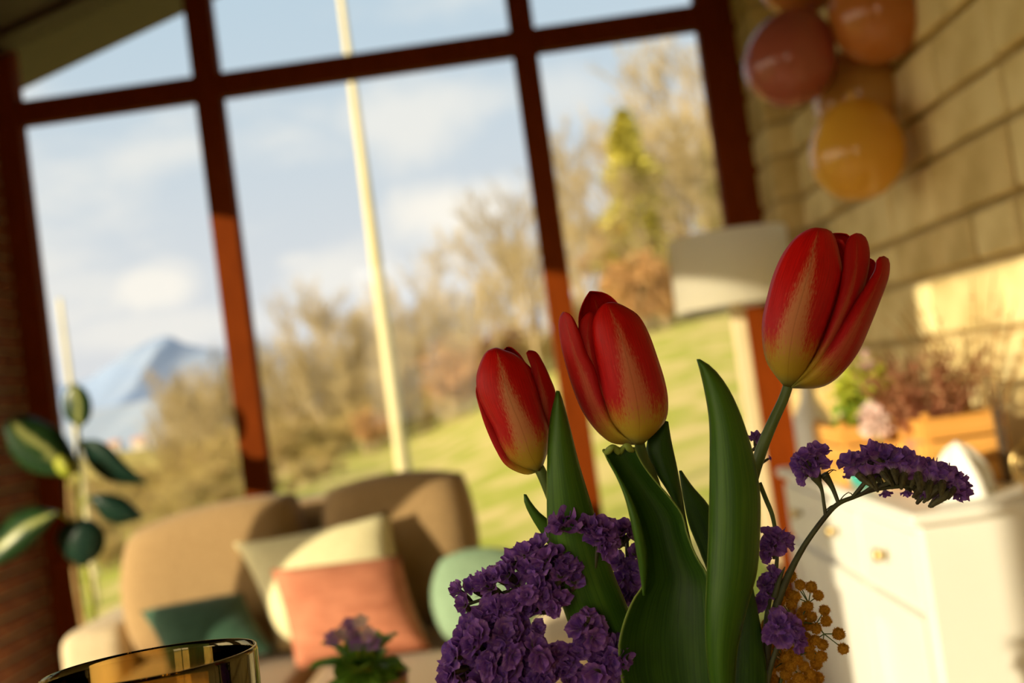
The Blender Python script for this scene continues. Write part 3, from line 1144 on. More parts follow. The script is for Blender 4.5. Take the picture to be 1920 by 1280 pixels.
# ------------------------------------------------------------------ house plant in the left corner
hp = at(160, 1100, 3.45)
px0 = Vector((-1.52, 3.46, 0))
plant = empty('rubber_plant', px0, 'potted rubber plant with broad dark and variegated leaves in the left window corner', 'plant')
v_, f_ = lathe([(0, .0), (.095, .0), (.13, .26), (.135, .28), (.12, .28), (.115, .25), (0, .25)], 24)
mesh('pot', v_, f_, 'ceramic', plant, True)
v_, f_ = lathe([(0, .256), (.11, .252)], 20)
mesh('soil', v_, f_, 'soil', plant)
st1 = [V((-1.53, 3.46, .25)), at(178, 1170, 3.44), at(160, 1040, 3.44), at(148, 900, 3.44), at(147, 800, 3.44)]
adopt(tube('stem', st1, [.012, .010, .008, .006], 'lime_leaf', None, 8), plant)
st2 = [V((-1.50, 3.44, .25)), at(158, 1180, 3.42), at(135, 1040, 3.42), at(128, 900, 3.42)]
adopt(tube('stem', st2, [.012, .008, .006], 'straw', None, 8), plant)


def sheet(name, Lp, Rp, D, bulge, m, parent, ns=28, nt=13, tilt=0.0, thick=.0004, tip_d=0.0, wavy=0.0, seed=0, power=.5, prof=.6, endopen=False):
    """curved blade between two edge lines (both run base -> tip), at distance D with a real bulge in depth.
    D and bulge may be lists along the length; bulge > 0 curves towards the viewer."""
    r = random.Random(seed)
    L, R = resample(Lp, ns), resample(Rp, ns)
    if not isinstance(D, (list, tuple)):
        D = [D, D]
    if not isinstance(bulge, (list, tuple)):
        bulge = [bulge, bulge]
    vs, fs, uv = [], [], []
    ph = r.uniform(0, 6)
    for j in range(ns):
        s = j / (ns - 1)
        d = cr([(q,) for q in D], s)[0] + tip_d * s * s
        B = cr([(q,) for q in bulge], s)[0] * (max(0, math.sin(math.pi * min(1, max(0, s * .94 + .03)))) ** prof)
        for i in range(nt):
            t = 2 * i / (nt - 1) - 1
            f = i / (nt - 1)
            x = L[j][0] + (R[j][0] - L[j][0]) * f
            y = L[j][1] + (R[j][1] - L[j][1]) * f
            dd = d - B * (max(0, 1 - (.97 * t) ** 2) ** power) + tilt * t + wavy * t * t * math.sin(9 * s + ph + t)
            vs.append(at(x, y, dd))
            uv.append((f, s))
    for j in range(ns - 1):
        for i in range(nt - 1):
            a = j * nt + i
            fs.append((a, a + 1, a + nt + 1, a + nt))
    o = mesh(name, vs, fs, m, None, True, uv)
    if thick:
        md = o.modifiers.new('thickness', 'SOLIDIFY')
        md.thickness = thick
        md.offset = 0
    if parent is not None:
        adopt(o, parent)
    return o


def hleaf(L, R, D, m, tilt=0.0, b=.03):
    return sheet('leaf', L, R, D, b, m, plant, 16, 9, tilt, .0008, 0, .0, 0, 1.0)


hleaf([(147, 802), (122, 780), (117, 750), (125, 728), (139, 718)], [(149, 802), (168, 785), (172, 755), (160, 730), (141, 718)], 3.43, FICUS, 0, .01)
hleaf([(150, 885), (115, 892), (60, 885), (20, 850), (8, 800), (20, 782)], [(150, 880), (135, 840), (110, 805), (70, 783), (40, 778), (22, 780)], 3.35, FICUS, .03)
hleaf([(152, 828), (165, 870), (200, 900), (240, 908), (278, 906)], [(154, 824), (185, 825), (210, 840), (240, 872), (277, 904)], 3.40, DEEP, -.02)
hleaf([(165, 930), (190, 968), (220, 982), (268, 972)], [(168, 928), (205, 925), (240, 938), (270, 968)], 3.36, DEEP)
hleaf([(108, 962), (70, 1010), (30, 1045), (-20, 1065)], [(106, 958), (60, 950), (15, 970), (-25, 1010)], 3.30, FICUS, .02)
hleaf([(150, 972), (118, 984), (105, 1012), (122, 1042), (152, 1062)], [(153, 972), (180, 978), (198, 1004), (190, 1038), (156, 1062)], 3.36, DEEP)
hleaf([(130, 895), (112, 890), (100, 870), (110, 855)], [(132, 895), (140, 880), (132, 862), (113, 853)], 3.32, 'lime_leaf')
for (a, b) in (((147, 800, 3.43), (147, 830, 3.44)), ((150, 884, 3.36), (150, 900, 3.44)), ((152, 827, 3.40), (148, 850, 3.44)), ((166, 930, 3.36), (150, 950, 3.44)),
               ((107, 960, 3.30), (135, 980, 3.42)), ((151, 976, 3.36), (155, 1010, 3.44)), ((131, 895, 3.32), (129, 915, 3.42))):
    adopt(tube('leaf_stalk', [at(*a), at(*b)], .004, 'lime_leaf', None, 6), plant)

# ------------------------------------------------------------------ floor lamp
lamp = empty('floor_lamp', (.668, 3.37, 0), 'floor lamp with a pale linen drum shade on a light wooden post', 'lamp')
v_, f_ = lathe([(0, 0), (.13, 0), (.13, .015), (.03, .03), (0, .03)], 32)
mesh('base', v_, f_, 'pale_wood', lamp, True)
box('pole', (-.021, -.021, .02), (.021, .021, 1.25), 'pale_wood', lamp, .004)
v_, f_ = lathe([(.190, 1.206), (.184, 1.433)], 48)
mesh('shade', v_, f_, 'linen_shade', lamp, True)
for k in range(3):
    a = k * 2.094 + .5
    tube('shade_arm', [(0, 0, 1.24), (.185 * math.cos(a), .185 * math.sin(a), 1.24)], .003, 'brass', lamp, 6)
v_, f_ = lathe([(0, 1.24), (.018, 1.25), (.02, 1.29), (.034, 1.33), (.03, 1.36), (0, 1.375)], 16)
mesh('bulb', v_, f_, 'ceramic', lamp, True)

# ------------------------------------------------------------------ white sideboard along the right wall
sb = empty('sideboard', (.78, 2.28, 0), 'white painted sideboard with drawers against the stone wall', 'cabinet')


def cb(name, lo, hi, m='white_paint', bev=.003, par=None):
    o = box(name, lo, hi, m, None, bev)
    return adopt(o, sb) if par is None else o


cb('body', (.61, 1.81, .06), (.955, 2.76, .728))
cb('top', (.59, 1.79, .728), (.958, 2.78, .75), bev=.006)
for (y0, y1) in ((1.825, 2.125), (2.14, 2.44), (2.455, 2.745)):
    d = cb('drawer', (.598, y0, .585), (.612, y1, .712))
    k = mesh('knob', *[x for x in lathe([(0, -.022), (.012, -.02), (.013, -.012), (.005, -.006), (.005, .004), (0, .004)], 14)], 'brass', None, True)
    k.rotation_euler = (0, math.pi / 2, 0)
    k.location = (.594, (y0 + y1) / 2, .655)
    k.parent = d
    d2 = cb('door', (.600, y0, .08), (.612, y1, .572))
    for (a, b, c, e) in ((y0, y0 + .045, .08, .572), (y1 - .045, y1, .08, .572), (y0 + .045, y1 - .045, .08, .13), (y0 + .045, y1 - .045, .522, .572)):
        q = box('door_rail', (.590, a, c), (.600, b, e), 'white_paint', None, .002)
        q.parent = d2
        q.matrix_parent_inverse = Matrix.Translation(-sb.location) if False else Matrix.Identity(4)
for (x, y) in ((.635, 1.84), (.93, 1.84), (.635, 2.73), (.93, 2.73)):
    cb('foot', (x - .02, y - .02, 0), (x + .02, y + .02, .06))
TOP = .75


def crate(x0, x1, y0, y1, h, label):
    c = empty('wooden_crate', ((x0 + x1) / 2, (y0 + y1) / 2, TOP), label, 'crate')
    hx, hy = (x1 - x0) / 2, (y1 - y0) / 2
    box('bottom', (-hx, -hy, 0), (hx, hy, .008), 'crate_wood', c)
    n = 3
    sh = (h - .01) / n
    for k in range(n):
        za, zb = .004 + k * sh, .004 + (k + 1) * sh - .005
        box('slat', (-hx, -hy - .006, za), (hx, -hy, zb), 'crate_wood', c, .001)
        box('slat', (-hx, hy, za), (hx, hy + .006, zb), 'crate_wood', c, .001)
        box('slat', (-hx - .006, -hy, za), (-hx, hy, zb), 'crate_wood', c, .001)
        box('slat', (hx, -hy, za), (hx + .006, hy, zb), 'crate_wood', c, .001)
    for sx in (-1, 1):
        for sy in (-1, 1):
            box('corner_post', (sx * (hx - .006) - .006, sy * (hy - .006) - .006, 0), (sx * (hx - .006) + .006, sy * (hy - .006) + .006, h), 'crate_wood', c, .001)
    return c


crate(.615, .745, 2.22, 2.42, .135, 'left wooden crate on the sideboard, holding the lime green plant')
crate(.715, .862, 2.02, 2.17, .145, 'right wooden crate on the sideboard, holding the reddish heather')


def leaf_cloud(name, c, rx, ry, rz, n, size, m, parent, seed, elong=.5, upward=0):
    r = random.Random(seed)
    vs, fs = [], []
    for i in range(n):
        d = V((r.gauss(0, 1), r.gauss(0, 1), r.gauss(0, 1))).normalized() * r.uniform(.4, 1)
        p = V((c[0] + d.x * rx, c[1] + d.y * ry, c[2] + d.z * rz))
        a = (d + V((0, 0, upward)) + V((r.gauss(0, .5), r.gauss(0, .5), r.gauss(0, .5)))).normalized()
        s = size * r.uniform(.6, 1.3)
        b_ = a.orthogonal().normalized()
        b_ = (Matrix.Rotation(r.uniform(0, 6.28), 3, a) @ b_)
        nn = a.cross(b_) * s * .15
        k = len(vs)
        vs += [p - a * s * .5, p - a * s * .1 + b_ * s * elong * .5 + nn, p + a * s * .5, p - a * s * .1 - b_ * s * elong * .5 + nn, p - a * s * .1]
        fs += [(k, k + 1, k + 4), (k + 1, k + 2, k + 4), (k + 2, k + 3, k + 4), (k + 3, k, k + 4)]
    return mesh(name, vs, fs, m, parent)


gp = empty('green_plant', (.70, 2.31, TOP + .01), 'lime green leafy plant in the left crate on the sideboard', 'plant')
v_, f_ = lathe([(0, 0), (.035, 0), (.045, .085), (.040, .085), (.036, .07), (0, .07)], 20)
mesh('pot', v_, f_, 'terracotta', gp, True)
leaf_cloud('foliage', (0.0, 0, .17), .068, .062, .080, 240, .042, 'lime_leaf', gp, 5)['kind'] = 'stuff'
leaf_cloud('dark_foliage', (-.02, 0, .13), .055, .05, .04, 60, .04, 'bush_leaf', gp, 6)['kind'] = 'stuff'
for i in range(5):
    r_ = random.Random(i + 7)
    q = leaf_cloud('blossom', (r_.uniform(-.03, .05), r_.uniform(-.05, -.02), .22 + r_.uniform(-.03, .04)), .010, .010, .010, 14, .016, 'pale_petal', gp, i)
for i in range(6):
    a = i * 1.05
    tube('stem', [(0, 0, .07), (.02 * math.cos(a), .02 * math.sin(a), .12), (.045 * math.cos(a), .045 * math.sin(a), .19)], .0015, 'stem_green', gp, 5)


def spiky(name, x, y, z, label, m, n, h, seed, spread, pot=True):
    r = random.Random(seed)
    e = empty(name, (x, y, z), label, 'plant')
    if pot:
        v_, f_ = lathe([(0, 0), (.035, 0), (.045, .085), (.040, .085), (.036, .07), (0, .07)], 20)
        mesh('pot', v_, f_, 'terracotta', e, True)
    vs, fs = [], []
    for i in range(n):
        an = r.uniform(0, 6.28)
        sp = r.uniform(0, 1) * spread
        L = h * r.uniform(.55, 1.1)
        p0 = V((.02 * math.cos(an), .02 * math.sin(an), .07))
        d = V((math.cos(an) * sp, math.sin(an) * sp, 1)).normalized()
        sd = d.orthogonal().normalized()
        pts = [p0 + d * L * k / 7 + V((math.cos(an), math.sin(an), 0)) * (k / 7) ** 2 * L * .15 for k in range(8)]
        for a, b in zip(pts, pts[1:]):
            k = len(vs)
            w = .0026
            vs += [a - sd * w, a + sd * w, b + sd * w, b - sd * w]
            fs.append((k, k + 1, k + 2, k + 3))
        for q in range(16):
            f = r.uniform(.3, 1)
            p = pts[int(f * 7)]
            dd = V((r.gauss(0, 1), r.gauss(0, 1), r.gauss(.7, 1))).normalized() * .013
            k = len(vs)
            e2 = dd.orthogonal().normalized() * .003
            vs += [p, p + dd * .5 + e2, p + dd, p + dd * .5 - e2]
            fs.append((k, k + 1, k + 2, k + 3))
    o = mesh('sprigs', vs, fs, m, e)
    o['kind'] = 'stuff'
    return e


spiky('heather', .745, 2.09, TOP + .01, 'reddish brown heather in the right crate on the sideboard', 'heather', 110, .19, 3, .8)
spiky('dried_grass', .86, 2.12, TOP, 'straw coloured dried grass behind the right crate', 'straw', 30, .30, 9, .45)

# smaller things standing on the sideboard
bt = at(1525, 885, 2.55)
bo = empty('ceramic_bottle', (.655, 2.60, TOP), 'tall pale ceramic bottle at the window end of the sideboard', 'bottle')
v_, f_ = lathe([(0, 0), (.042, 0), (.045, .03), (.043, .13), (.02, .17), (.014, .21), (.016, .225), (.010, .225), (.009, .19), (0, .18)], 24)
mesh('body', v_, f_, 'ceramic', bo, True)
v_, f_ = lathe([(0, .215), (.009, .218), (.010, .24), (0, .243)], 14)
mesh('stopper', v_, f_, 'pale_wood', bo, True)


def ball(name, c, r, m, label, cat, n=24, parts=None):
    prof = [(max(0.0, math.sin(math.pi * k / 16)) * r, -math.cos(math.pi * k / 16) * r) for k in range(17)]
    e = empty(name, (c[0], c[1], c[2] - r), label, cat)
    v_, f_ = lathe(prof, n, (0, 0, r))
    mesh('globe', v_, f_, m, e, True)
    v_, f_ = lathe([(0, 2 * r - .002), (r * .22, 2 * r - .002), (r * .22, 2 * r + .006), (0, 2 * r + .006)], 12)
    mesh('cap', v_, f_, 'brass', e, True)
    return e


ball('bauble', (.632, 2.17, TOP + .030), .030, 'teal_glaze', 'dark teal bauble at the foot of the left crate', 'bauble')
ball('bauble', (.895, 1.90, TOP + .022), .022, 'teal_glaze', 'small mint bauble at the near end of the sideboard', 'bauble')
# round blush paper flower standing before the left crate
bf = empty('paper_flower', (.668, 2.15, TOP), 'round blush white paper flower in front of the left crate', 'flower')
tube('stem', [(0, 0, 0), (0.002, 0, .05), (.0, 0, .11)], .003, 'stem_green', bf, 6)
v_, f_ = lathe([(0, 0), (.025, 0), (.025, .004), (0, .005)], 16)
mesh('foot', v_, f_, 'pale_wood', bf)
leaf_cloud('petals', (0, 0, .135), .030, .030, .030, 150, .03, 'blush_petal', bf, 21, .9)['kind'] = 'stuff'
# folded napkin cone
nc = empty('napkin_cone', (.735, 1.93, TOP), 'bright white folded napkin cone in front of the right crate', 'napkin')
vs, fs = [], []
for j in range(9):
    f = j / 8
    for i in range(28):
        a = 6.283 * i / 28
        r = .044 * (1 - f ** 2.2) ** .7 * (1 + .24 * math.cos(5 * a + 2 * f)) + .002
        vs.append((r * math.cos(a), r * math.sin(a), .095 * f))
for j in range(8):
    for i in range(28):
        k = (i + 1) % 28
        fs.append((j * 28 + i, j * 28 + k, (j + 1) * 28 + k, (j + 1) * 28 + i))
mesh('cloth', vs, fs, 'white_cloth', nc, True)
# gold wire ring ornament
rg = empty('ring_ornament', (.838, 1.87, TOP), 'gold wire ring ornament on a small foot at the near end of the sideboard', 'ornament')
pts = [(.036 * math.cos(a * .2618), 0.0, .048 + .036 * math.sin(a * .2618)) for a in range(25)]
tube('ring', pts, .0035, 'brass', rg, 8, 60)
pts = [(.022 * math.cos(a * .2618), 0.006, .045 + .022 * math.sin(a * .2618)) for a in range(25)]
tube('inner_ring', pts, .0022, 'brass', rg, 8, 50)
v_, f_ = lathe([(0, 0), (.022, 0), (.02, .008), (.004, .014), (0, .016)], 18)
mesh('foot', v_, f_, 'brass', rg, True)
# slim dark figure / twig bundle
tw = empty('twig_bundle', (.846, 2.0, TOP), 'slim upright bundle of dark twigs beside the right crate', 'twigs')
for i in range(5):
    a = i * 1.25
    tube('twig', [(.005 * math.cos(a), .005 * math.sin(a), 0), (.007 * math.cos(a), .007 * math.sin(a), .09), (.012 * math.cos(a + 1), .010 * math.sin(a + 1), .17 + .02 * (i % 3))], [.0035, .003, .0015], 'dark_twig', tw, 6)

# ------------------------------------------------------------------ balloons
def balloon(cpx, cpy, D, wpx, m, label, tilt=(0, 0)):
    c = at(cpx, cpy, D)
    R = wpx / 2 * D / F
    prof = []
    for k in range(25):
        a = math.pi * k / 24
        z = -math.cos(a) * R * 1.12
        rr = math.sin(a) * R * (1 + .10 * -math.cos(a) * -1)
        if a > 2.4:
            rr *= 1
        prof.append((max(rr, 0), z))
    e = empty('balloon', c, label, 'balloon', 'balloons on the stone wall')
    e.rotation_euler = (tilt[0], tilt[1], 0)
    v_, f_ = lathe(prof, 40)
    mesh('skin', v_, f_, m, e, True)
    v_, f_ = lathe([(0, R * 1.10), (R * .09, R * 1.12), (R * .05, R * 1.17), (R * .12, R * 1.24), (0, R * 1.22)], 14)
    mesh('knot', v_, f_, m, e, True)
    return e


bl = [balloon(1606, 280, 2.50, 172, 'balloon_yellow', 'yellow balloon, lowest of the bunch on the stone wall', (.0, .05)),
      balloon(1612, 175, 2.66, 165, 'balloon_peach', 'pale peach balloon just above and behind the lowest yellow one', (.1, .2)),
      balloon(1483, 108, 2.55, 168, 'balloon_pink', 'dusky pink balloon, leftmost of the bunch', (.1, .5)),
      balloon(1642, 22, 2.46, 175, 'balloon_orange', 'orange balloon at the top right of the bunch', (0, -.4)),
      balloon(1500, -52, 2.62, 150, 'balloon_orange', 'orange balloon cut by the top edge above the pink one', (0, .4))]
hub = at(1560, 80, 2.68)
rib = empty('balloon_ribbon', hub, 'thin ribbon holding the balloon bunch from the ceiling', 'ribbon')
tube('ribbon', [(0, 0, 0), (0.0, 0, .6), (-.02, .0, ceil_z(hub.x) - hub.z + .01)], .0025, 'straw', rib, 6)
for e in bl:
    kn = e.location - hub
    tube('tie', [(0, 0, 0), kn * .6], .0018, 'straw', rib, 5)

# ------------------------------------------------------------------ dining table in the foreground
TT = .72
tb = empty('dining_table', (0, .45, 0), 'dark wooden dining table carrying the vase and the glass', 'table')
for k in range(5):
    box('plank', (-.62, -.42 + k * .19, TT - .035), (.62, -.42 + k * .19 + .187, TT), 'table_wood', tb, .002)
for sx in (-1, 1):
    for sy in (-1, 1):
        box('leg', (sx * .56 - .035, .055 + sy * .40 - .035, 0), (sx * .56 + .035, .055 + sy * .40 + .035, TT - .035), 'table_wood', tb, .004)
box('apron', (-.56, -.36, TT - .12), (.56, -.34, TT - .035), 'table_wood', tb, .002)
box('apron', (-.56, .45, TT - .12), (.56, .47, TT - .035), 'table_wood', tb, .002)

# vase below the picture that holds the bunch
VC = at(1310, 1455, .485)
vase = empty('flower_vase', (VC.x, VC.y, TT), 'ceramic vase holding the bunch of tulips and statice', 'vase')
hV = VC.z - TT
v_, f_ = lathe([(0, 0), (.038, 0), (.052, hV * .35), (.047, hV * .75), (.040, hV * .93), (.043, hV), (.040, hV), (.036, hV * .92), (.042, hV * .7), (.046, hV * .35), (.033, .006), (0, .006)], 40)
mesh('body', v_, f_, 'ceramic', vase, True)
NECK = lambda dx, dd=0: at(1310 + dx, 1470, .485 + dd)

# drinking glass
gc = at(262, 1262, .455)
hG = gc.z - TT
R = .0455
gl = empty('drinking_glass', (gc.x, gc.y, TT + .002), 'smoky amber drinking glass at the lower left edge', 'glass')
gl.rotation_euler = (-.06, 0, 0)
prof = [(0, 0), (R * .86, 0), (R * .9, .004)] + [(R * (.9 + .1 * k / 8), .004 + (hG - .006) * k / 8) for k in range(1, 9)]
prof += [(R * .995, hG), (R * .975, hG), (R * .965, hG - .003)] + [(R * (.965 - .10 * k / 8), hG - .003 - (hG - .015) * k / 8) for k in range(1, 9)] + [(0, .010)]
v_, f_ = lathe(prof, 96)
mesh('bowl', v_, f_, 'amber_glass', gl, True)

# potted primrose further back on the table
pr = at(690, 1300, 1.02)
pz = TT
pp = empty('potted_primrose', (pr.x, 1.02, pz), 'small green potted primrose with violet flowers in front of the salmon pillow', 'plant')
v_, f_ = lathe([(0, 0), (.030, 0), (.040, .075), (.036, .075), (.032, .065), (0, .065)], 24)
mesh('pot', v_, f_, 'terracotta', pp, True)


def prim_leaf(an, L, el, w, seed):
    r = random.Random(seed)
    vs, fs, n, k = [], [], 8, 5
    d = V((math.cos(an), math.sin(an), 0))
    sd = V((-math.sin(an), math.cos(an), 0))
    for j in range(n + 1):
        s = j / n
        p = d * L * s * math.cos(el) + V((0, 0, .085 + L * s * math.sin(el) - L * s * s * .25))
        ww = w * math.sin(math.pi * min(1, s * .9 + .08)) ** .7
        for i in range(k):
            t = 2 * i / (k - 1) - 1
            vs.append(p + sd * ww * t + V((0, 0, abs(t) * ww * .35 + r.uniform(-.0012, .0012))))
    for j in range(n):
        for i in range(k - 1):
            a = j * k + i
            fs.append((a, a + 1, a + k + 1, a + k))
    return mesh('leaf', vs, fs, 'bush_leaf', pp, True)


r_ = random.Random(8)
for i in range(42):
    prim_leaf(i * 2.4, r_.uniform(.038, .058), (r_.uniform(.2, 1.35) if i % 3 else r_.uniform(-.55, .1)), r_.uniform(.012, .018), i)


def small_flower(p, rad, m, parent, seed):
    r = random.Random(seed)
    vs, fs = [], []
    nx = V((r.gauss(0, .5), -1, r.gauss(.6, .3))).normalized()
    a0 = nx.orthogonal().normalized()
    b0 = nx.cross(a0)
    for k in range(5):
        an = k * 1.2566
        dr = a0 * math.cos(an) + b0 * math.sin(an)
        sd = nx.cross(dr)
        i = len(vs)
        vs += [p, p + dr * rad * .6 + sd * rad * .42 + nx * rad * .2, p + dr * rad + nx * rad * .1, p + dr * rad * .6 - sd * rad * .42 + nx * rad * .2]
        fs.append((i, i + 1, i + 2, i + 3))
    return mesh('blossom', vs, fs, m, parent, True)


for i, (px, py, m_) in enumerate([(622, 1196, 'violet_petal'), (640, 1190, 'pale_petal'), (662, 1186, 'violet_petal'), (676, 1166, 'pale_petal'), (668, 1206, 'violet_petal'), (686, 1200, 'violet_petal'),
                                  (690, 1188, 'pale_petal'), (700, 1206, 'violet_petal'), (655, 1170, 'violet_petal')]):
    w_ = at(px, py, 1.0) - pp.location
    small_flower(w_, .009, m_, pp, i)
    tube('flower_stalk', [(w_.x * .2, w_.y * .2, .07), tuple(w_)], .001, 'lime_leaf', pp, 5, 4)

# ------------------------------------------------------------------ the tulips
def tulip(label, base, D):
    e = empty('tulip', at(base[0], base[1], D), label, 'tulip', 'red tulips in the bunch')
    return e


def pet(e, L, R, D, b, **kw):
    return sheet('petal', L, R, D, b, kw.pop('m', PETAL2), e, kw.pop('ns', 36), kw.pop('nt', 19), **kw)


# --- left tulip
D0 = .487
tA = tulip('red tulip with a yellow base, leftmost and smallest of the three', (1012, 880), D0)
pet(tA, [(1008, 882), (940, 800), (912, 730), (918, 690), (938, 662), (950, 651)], [(1014, 880), (1016, 800), (1008, 740), (996, 702), (977, 668), (960, 652), (953, 650)], D0 + .004, -.016)
pet(tA, [(1010, 884), (985, 889), (950, 873), (930, 843), (912, 803), (900, 767), (892, 734), (896, 714)], [(1011, 880), (985, 850), (965, 810), (945, 770), (925, 735), (900, 714)], D0 + .002, .004, tilt=.004)
pet(tA, [(1012, 880), (1004, 830), (1000, 770), (994, 720), (997, 692), (991, 674), (987, 661)], [(1016, 877), (1031, 832), (1041, 785), (1042, 740), (1031, 708), (1018, 680), (1005, 660), (991, 657)], D0 + .003, .004, tilt=.001)
pet(tA, [(1008, 882), (960, 850), (930, 790), (915, 730), (922, 690), (940, 668)], [(1014, 880), (1030, 830), (1036, 780), (1030, 740), (1010, 705), (985, 680)], D0 + .003, -.013)
pet(tA, [(1010, 883), (982, 876), (957, 862), (939, 834), (926, 803), (909, 771), (896, 737), (894, 706), (901, 680), (911, 661), (922, 654), (931, 652)],
    [(1012, 881), (1021, 862), (1027, 836), (1029, 810), (1024, 790), (1016, 764), (1007, 735), (998, 707), (985, 680), (965, 664), (947, 657), (935, 653)], D0, .0155, m=PETAL)
# --- middle tulip
D1 = .482
tB = tulip('red tulip in the middle, its left petal standing apart', (1197, 832), D1)
pet(tB, [(1190, 830), (1120, 740), (1092, 650), (1085, 600), (1092, 570), (1103, 550), (1106, 546)], [(1204, 830), (1204, 740), (1195, 650), (1174, 592), (1152, 562), (1132, 549), (1110, 546)], D1 + .006, -.016)
pet(tB, [(1195, 832), (1170, 740), (1158, 650), (1150, 600), (1156, 575)], [(1208, 830), (1240, 795), (1248, 752), (1241, 705), (1222, 642), (1197, 596), (1172, 577)], D1 + .004, -.010)
pet(tB, [(1186, 830), (1140, 790), (1110, 740), (1094, 690), (1083, 640), (1087, 606), (1096, 592), (1106, 584)], [(1192, 830), (1168, 790), (1145, 740), (1130, 700), (1122, 650), (1118, 605), (1112, 585)], D1 + .001, .004)
pet(tB, [(1192, 833), (1152, 831), (1128, 816), (1108, 794), (1090, 766), (1075, 729), (1063, 690), (1053, 650), (1048, 613), (1050, 594), (1056, 585)],
    [(1190, 831), (1162, 811), (1143, 780), (1130, 740), (1120, 702), (1112, 681), (1098, 656), (1091, 634), (1083, 614), (1075, 597), (1066, 587), (1060, 585)], D1 + .003, .006, tilt=-.004)
pet(tB, [(1192, 833), (1168, 814), (1146, 786), (1133, 745), (1125, 702), (1117, 662), (1112, 632), (1111, 608), (1117, 588), (1128, 573), (1138, 568)],
    [(1204, 833), (1232, 807), (1249, 784), (1252, 750), (1246, 714), (1233, 672), (1216, 625), (1197, 592), (1172, 575), (1152, 567), (1142, 567)], D1, .0165, m=PETAL3)
# --- right tulip
D2 = .480
tC = tulip('red tulip on the right, tallest of the three and leaning right', (1478, 724), D2)
pet(tC, [(1478, 720), (1500, 650), (1530, 560), (1548, 480), (1562, 437)], [(1490, 722), (1545, 665), (1588, 585), (1597, 500), (1597, 452), (1588, 439), (1568, 437)], D2 + .006, -.012)
pet(tC, [(1486, 722), (1540, 660), (1590, 580), (1620, 530), (1630, 494), (1632, 484)], [(1490, 724), (1562, 684), (1614, 604), (1638, 544), (1645, 505), (1638, 488)], D2 + .006, -.007)
pet(tC, [(1476, 722), (1460, 660), (1470, 560), (1500, 480), (1530, 440)], [(1490, 724), (1560, 690), (1620, 600), (1610, 520), (1580, 450)], D2 + .005, -.018)
pet(tC, [(1484, 725), (1510, 695), (1536, 652), (1556, 602), (1572, 550), (1580, 500), (1584, 462), (1594, 443), (1603, 438)],
    [(1487, 725), (1532, 695), (1568, 642), (1597, 590), (1619, 540), (1629, 500), (1630, 470), (1624, 447), (1613, 438), (1605, 437)], D2 - .001, .007, tilt=.002)
pet(tC, [(1484, 726), (1510, 704), (1540, 664), (1570, 622), (1600, 572), (1625, 532), (1640, 507), (1643, 490), (1649, 482)],
    [(1487, 727), (1530, 727), (1559, 716), (1586, 691), (1611, 656), (1631, 611), (1651, 561), (1664, 526), (1668, 502), (1666, 486), (1657, 480)], D2 + .001, .011, tilt=.003)
pet(tC, [(1470, 723), (1452, 701), (1437, 676), (1430, 641), (1430, 600), (1438, 560), (1450, 516), (1468, 476), (1491, 446), (1514, 431), (1530, 427)],
    [(1484, 725), (1502, 706), (1517, 686), (1531, 660), (1547, 620), (1562, 578), (1574, 535), (1578, 508), (1574, 478), (1567, 450), (1557, 433), (1540, 428)], D2, .0175, m=PETAL)


def stalk(e, pts, rads, m='stem_green', name='stem'):
    return adopt(tube(name, [at(*p) for p in pts[:-1]] + [pts[-1]] if isinstance(pts[-1], Vector) else [at(*p) for p in pts], rads, m, None, 12), e)


stalk(tA, [(1008, 874, D0), (1018, 892, D0), (1045, 960, D0 + .004), (1120, 1150, .50), NECK(-70, .01)], [.0026, .0025, .0026, .003])
stalk(tB, [(1198, 826, D1), (1206, 856, D1 + .003), (1228, 910, D1 + .008), (1262, 1050, .495), NECK(-20, .005)], [.0024, .0024, .0028, .003])
stalk(tC, [(1479, 718, D2), (1468, 750, D2), (1445, 800, D2), (1426, 848, D2 + .001), (1405, 920, D2 + .004), (1370, 1100, .49), NECK(30, .006)], [.0022, .0023, .0026, .0028, .003, .003])


def blade(e, L, R, D, b, **kw):
    """a leaf; edges are given tip -> base and run on into the vase"""
    return sheet('leaf', L[::-1], R[::-1], D[::-1] if isinstance(D, list) else D, b, kw.pop('m', LEAF), e, kw.pop('ns', 44), kw.pop('nt', 15), thick=kw.pop('thick', .0006), power=kw.pop('power', .8), prof=.35, **kw)


nk = 1470
blade(tA, [(1044, 732), (1040, 750), (1033, 780), (1028, 830), (1026, 920), (1028, 1000), (1040, 1080), (1060, 1150), (1090, 1220), (1170, 1340), (1230, nk)],
      [(1048, 733), (1056, 756), (1068, 800), (1085, 868), (1110, 950), (1131, 1020), (1152, 1080), (1175, 1135), (1198, 1200), (1235, 1340), (1260, nk)], [.479, .480, .484, .487, .488], .008, seed=1)
blade(tA, [(983, 926), (985, 945), (1000, 975), (1022, 1010), (1045, 1050), (1110, 1180), (1225, nk)], [(986, 927), (994, 940), (1010, 960), (1035, 982), (1060, 1020), (1130, 1160), (1240, nk)], [.490, .492, .494, .496], .003, seed=2)
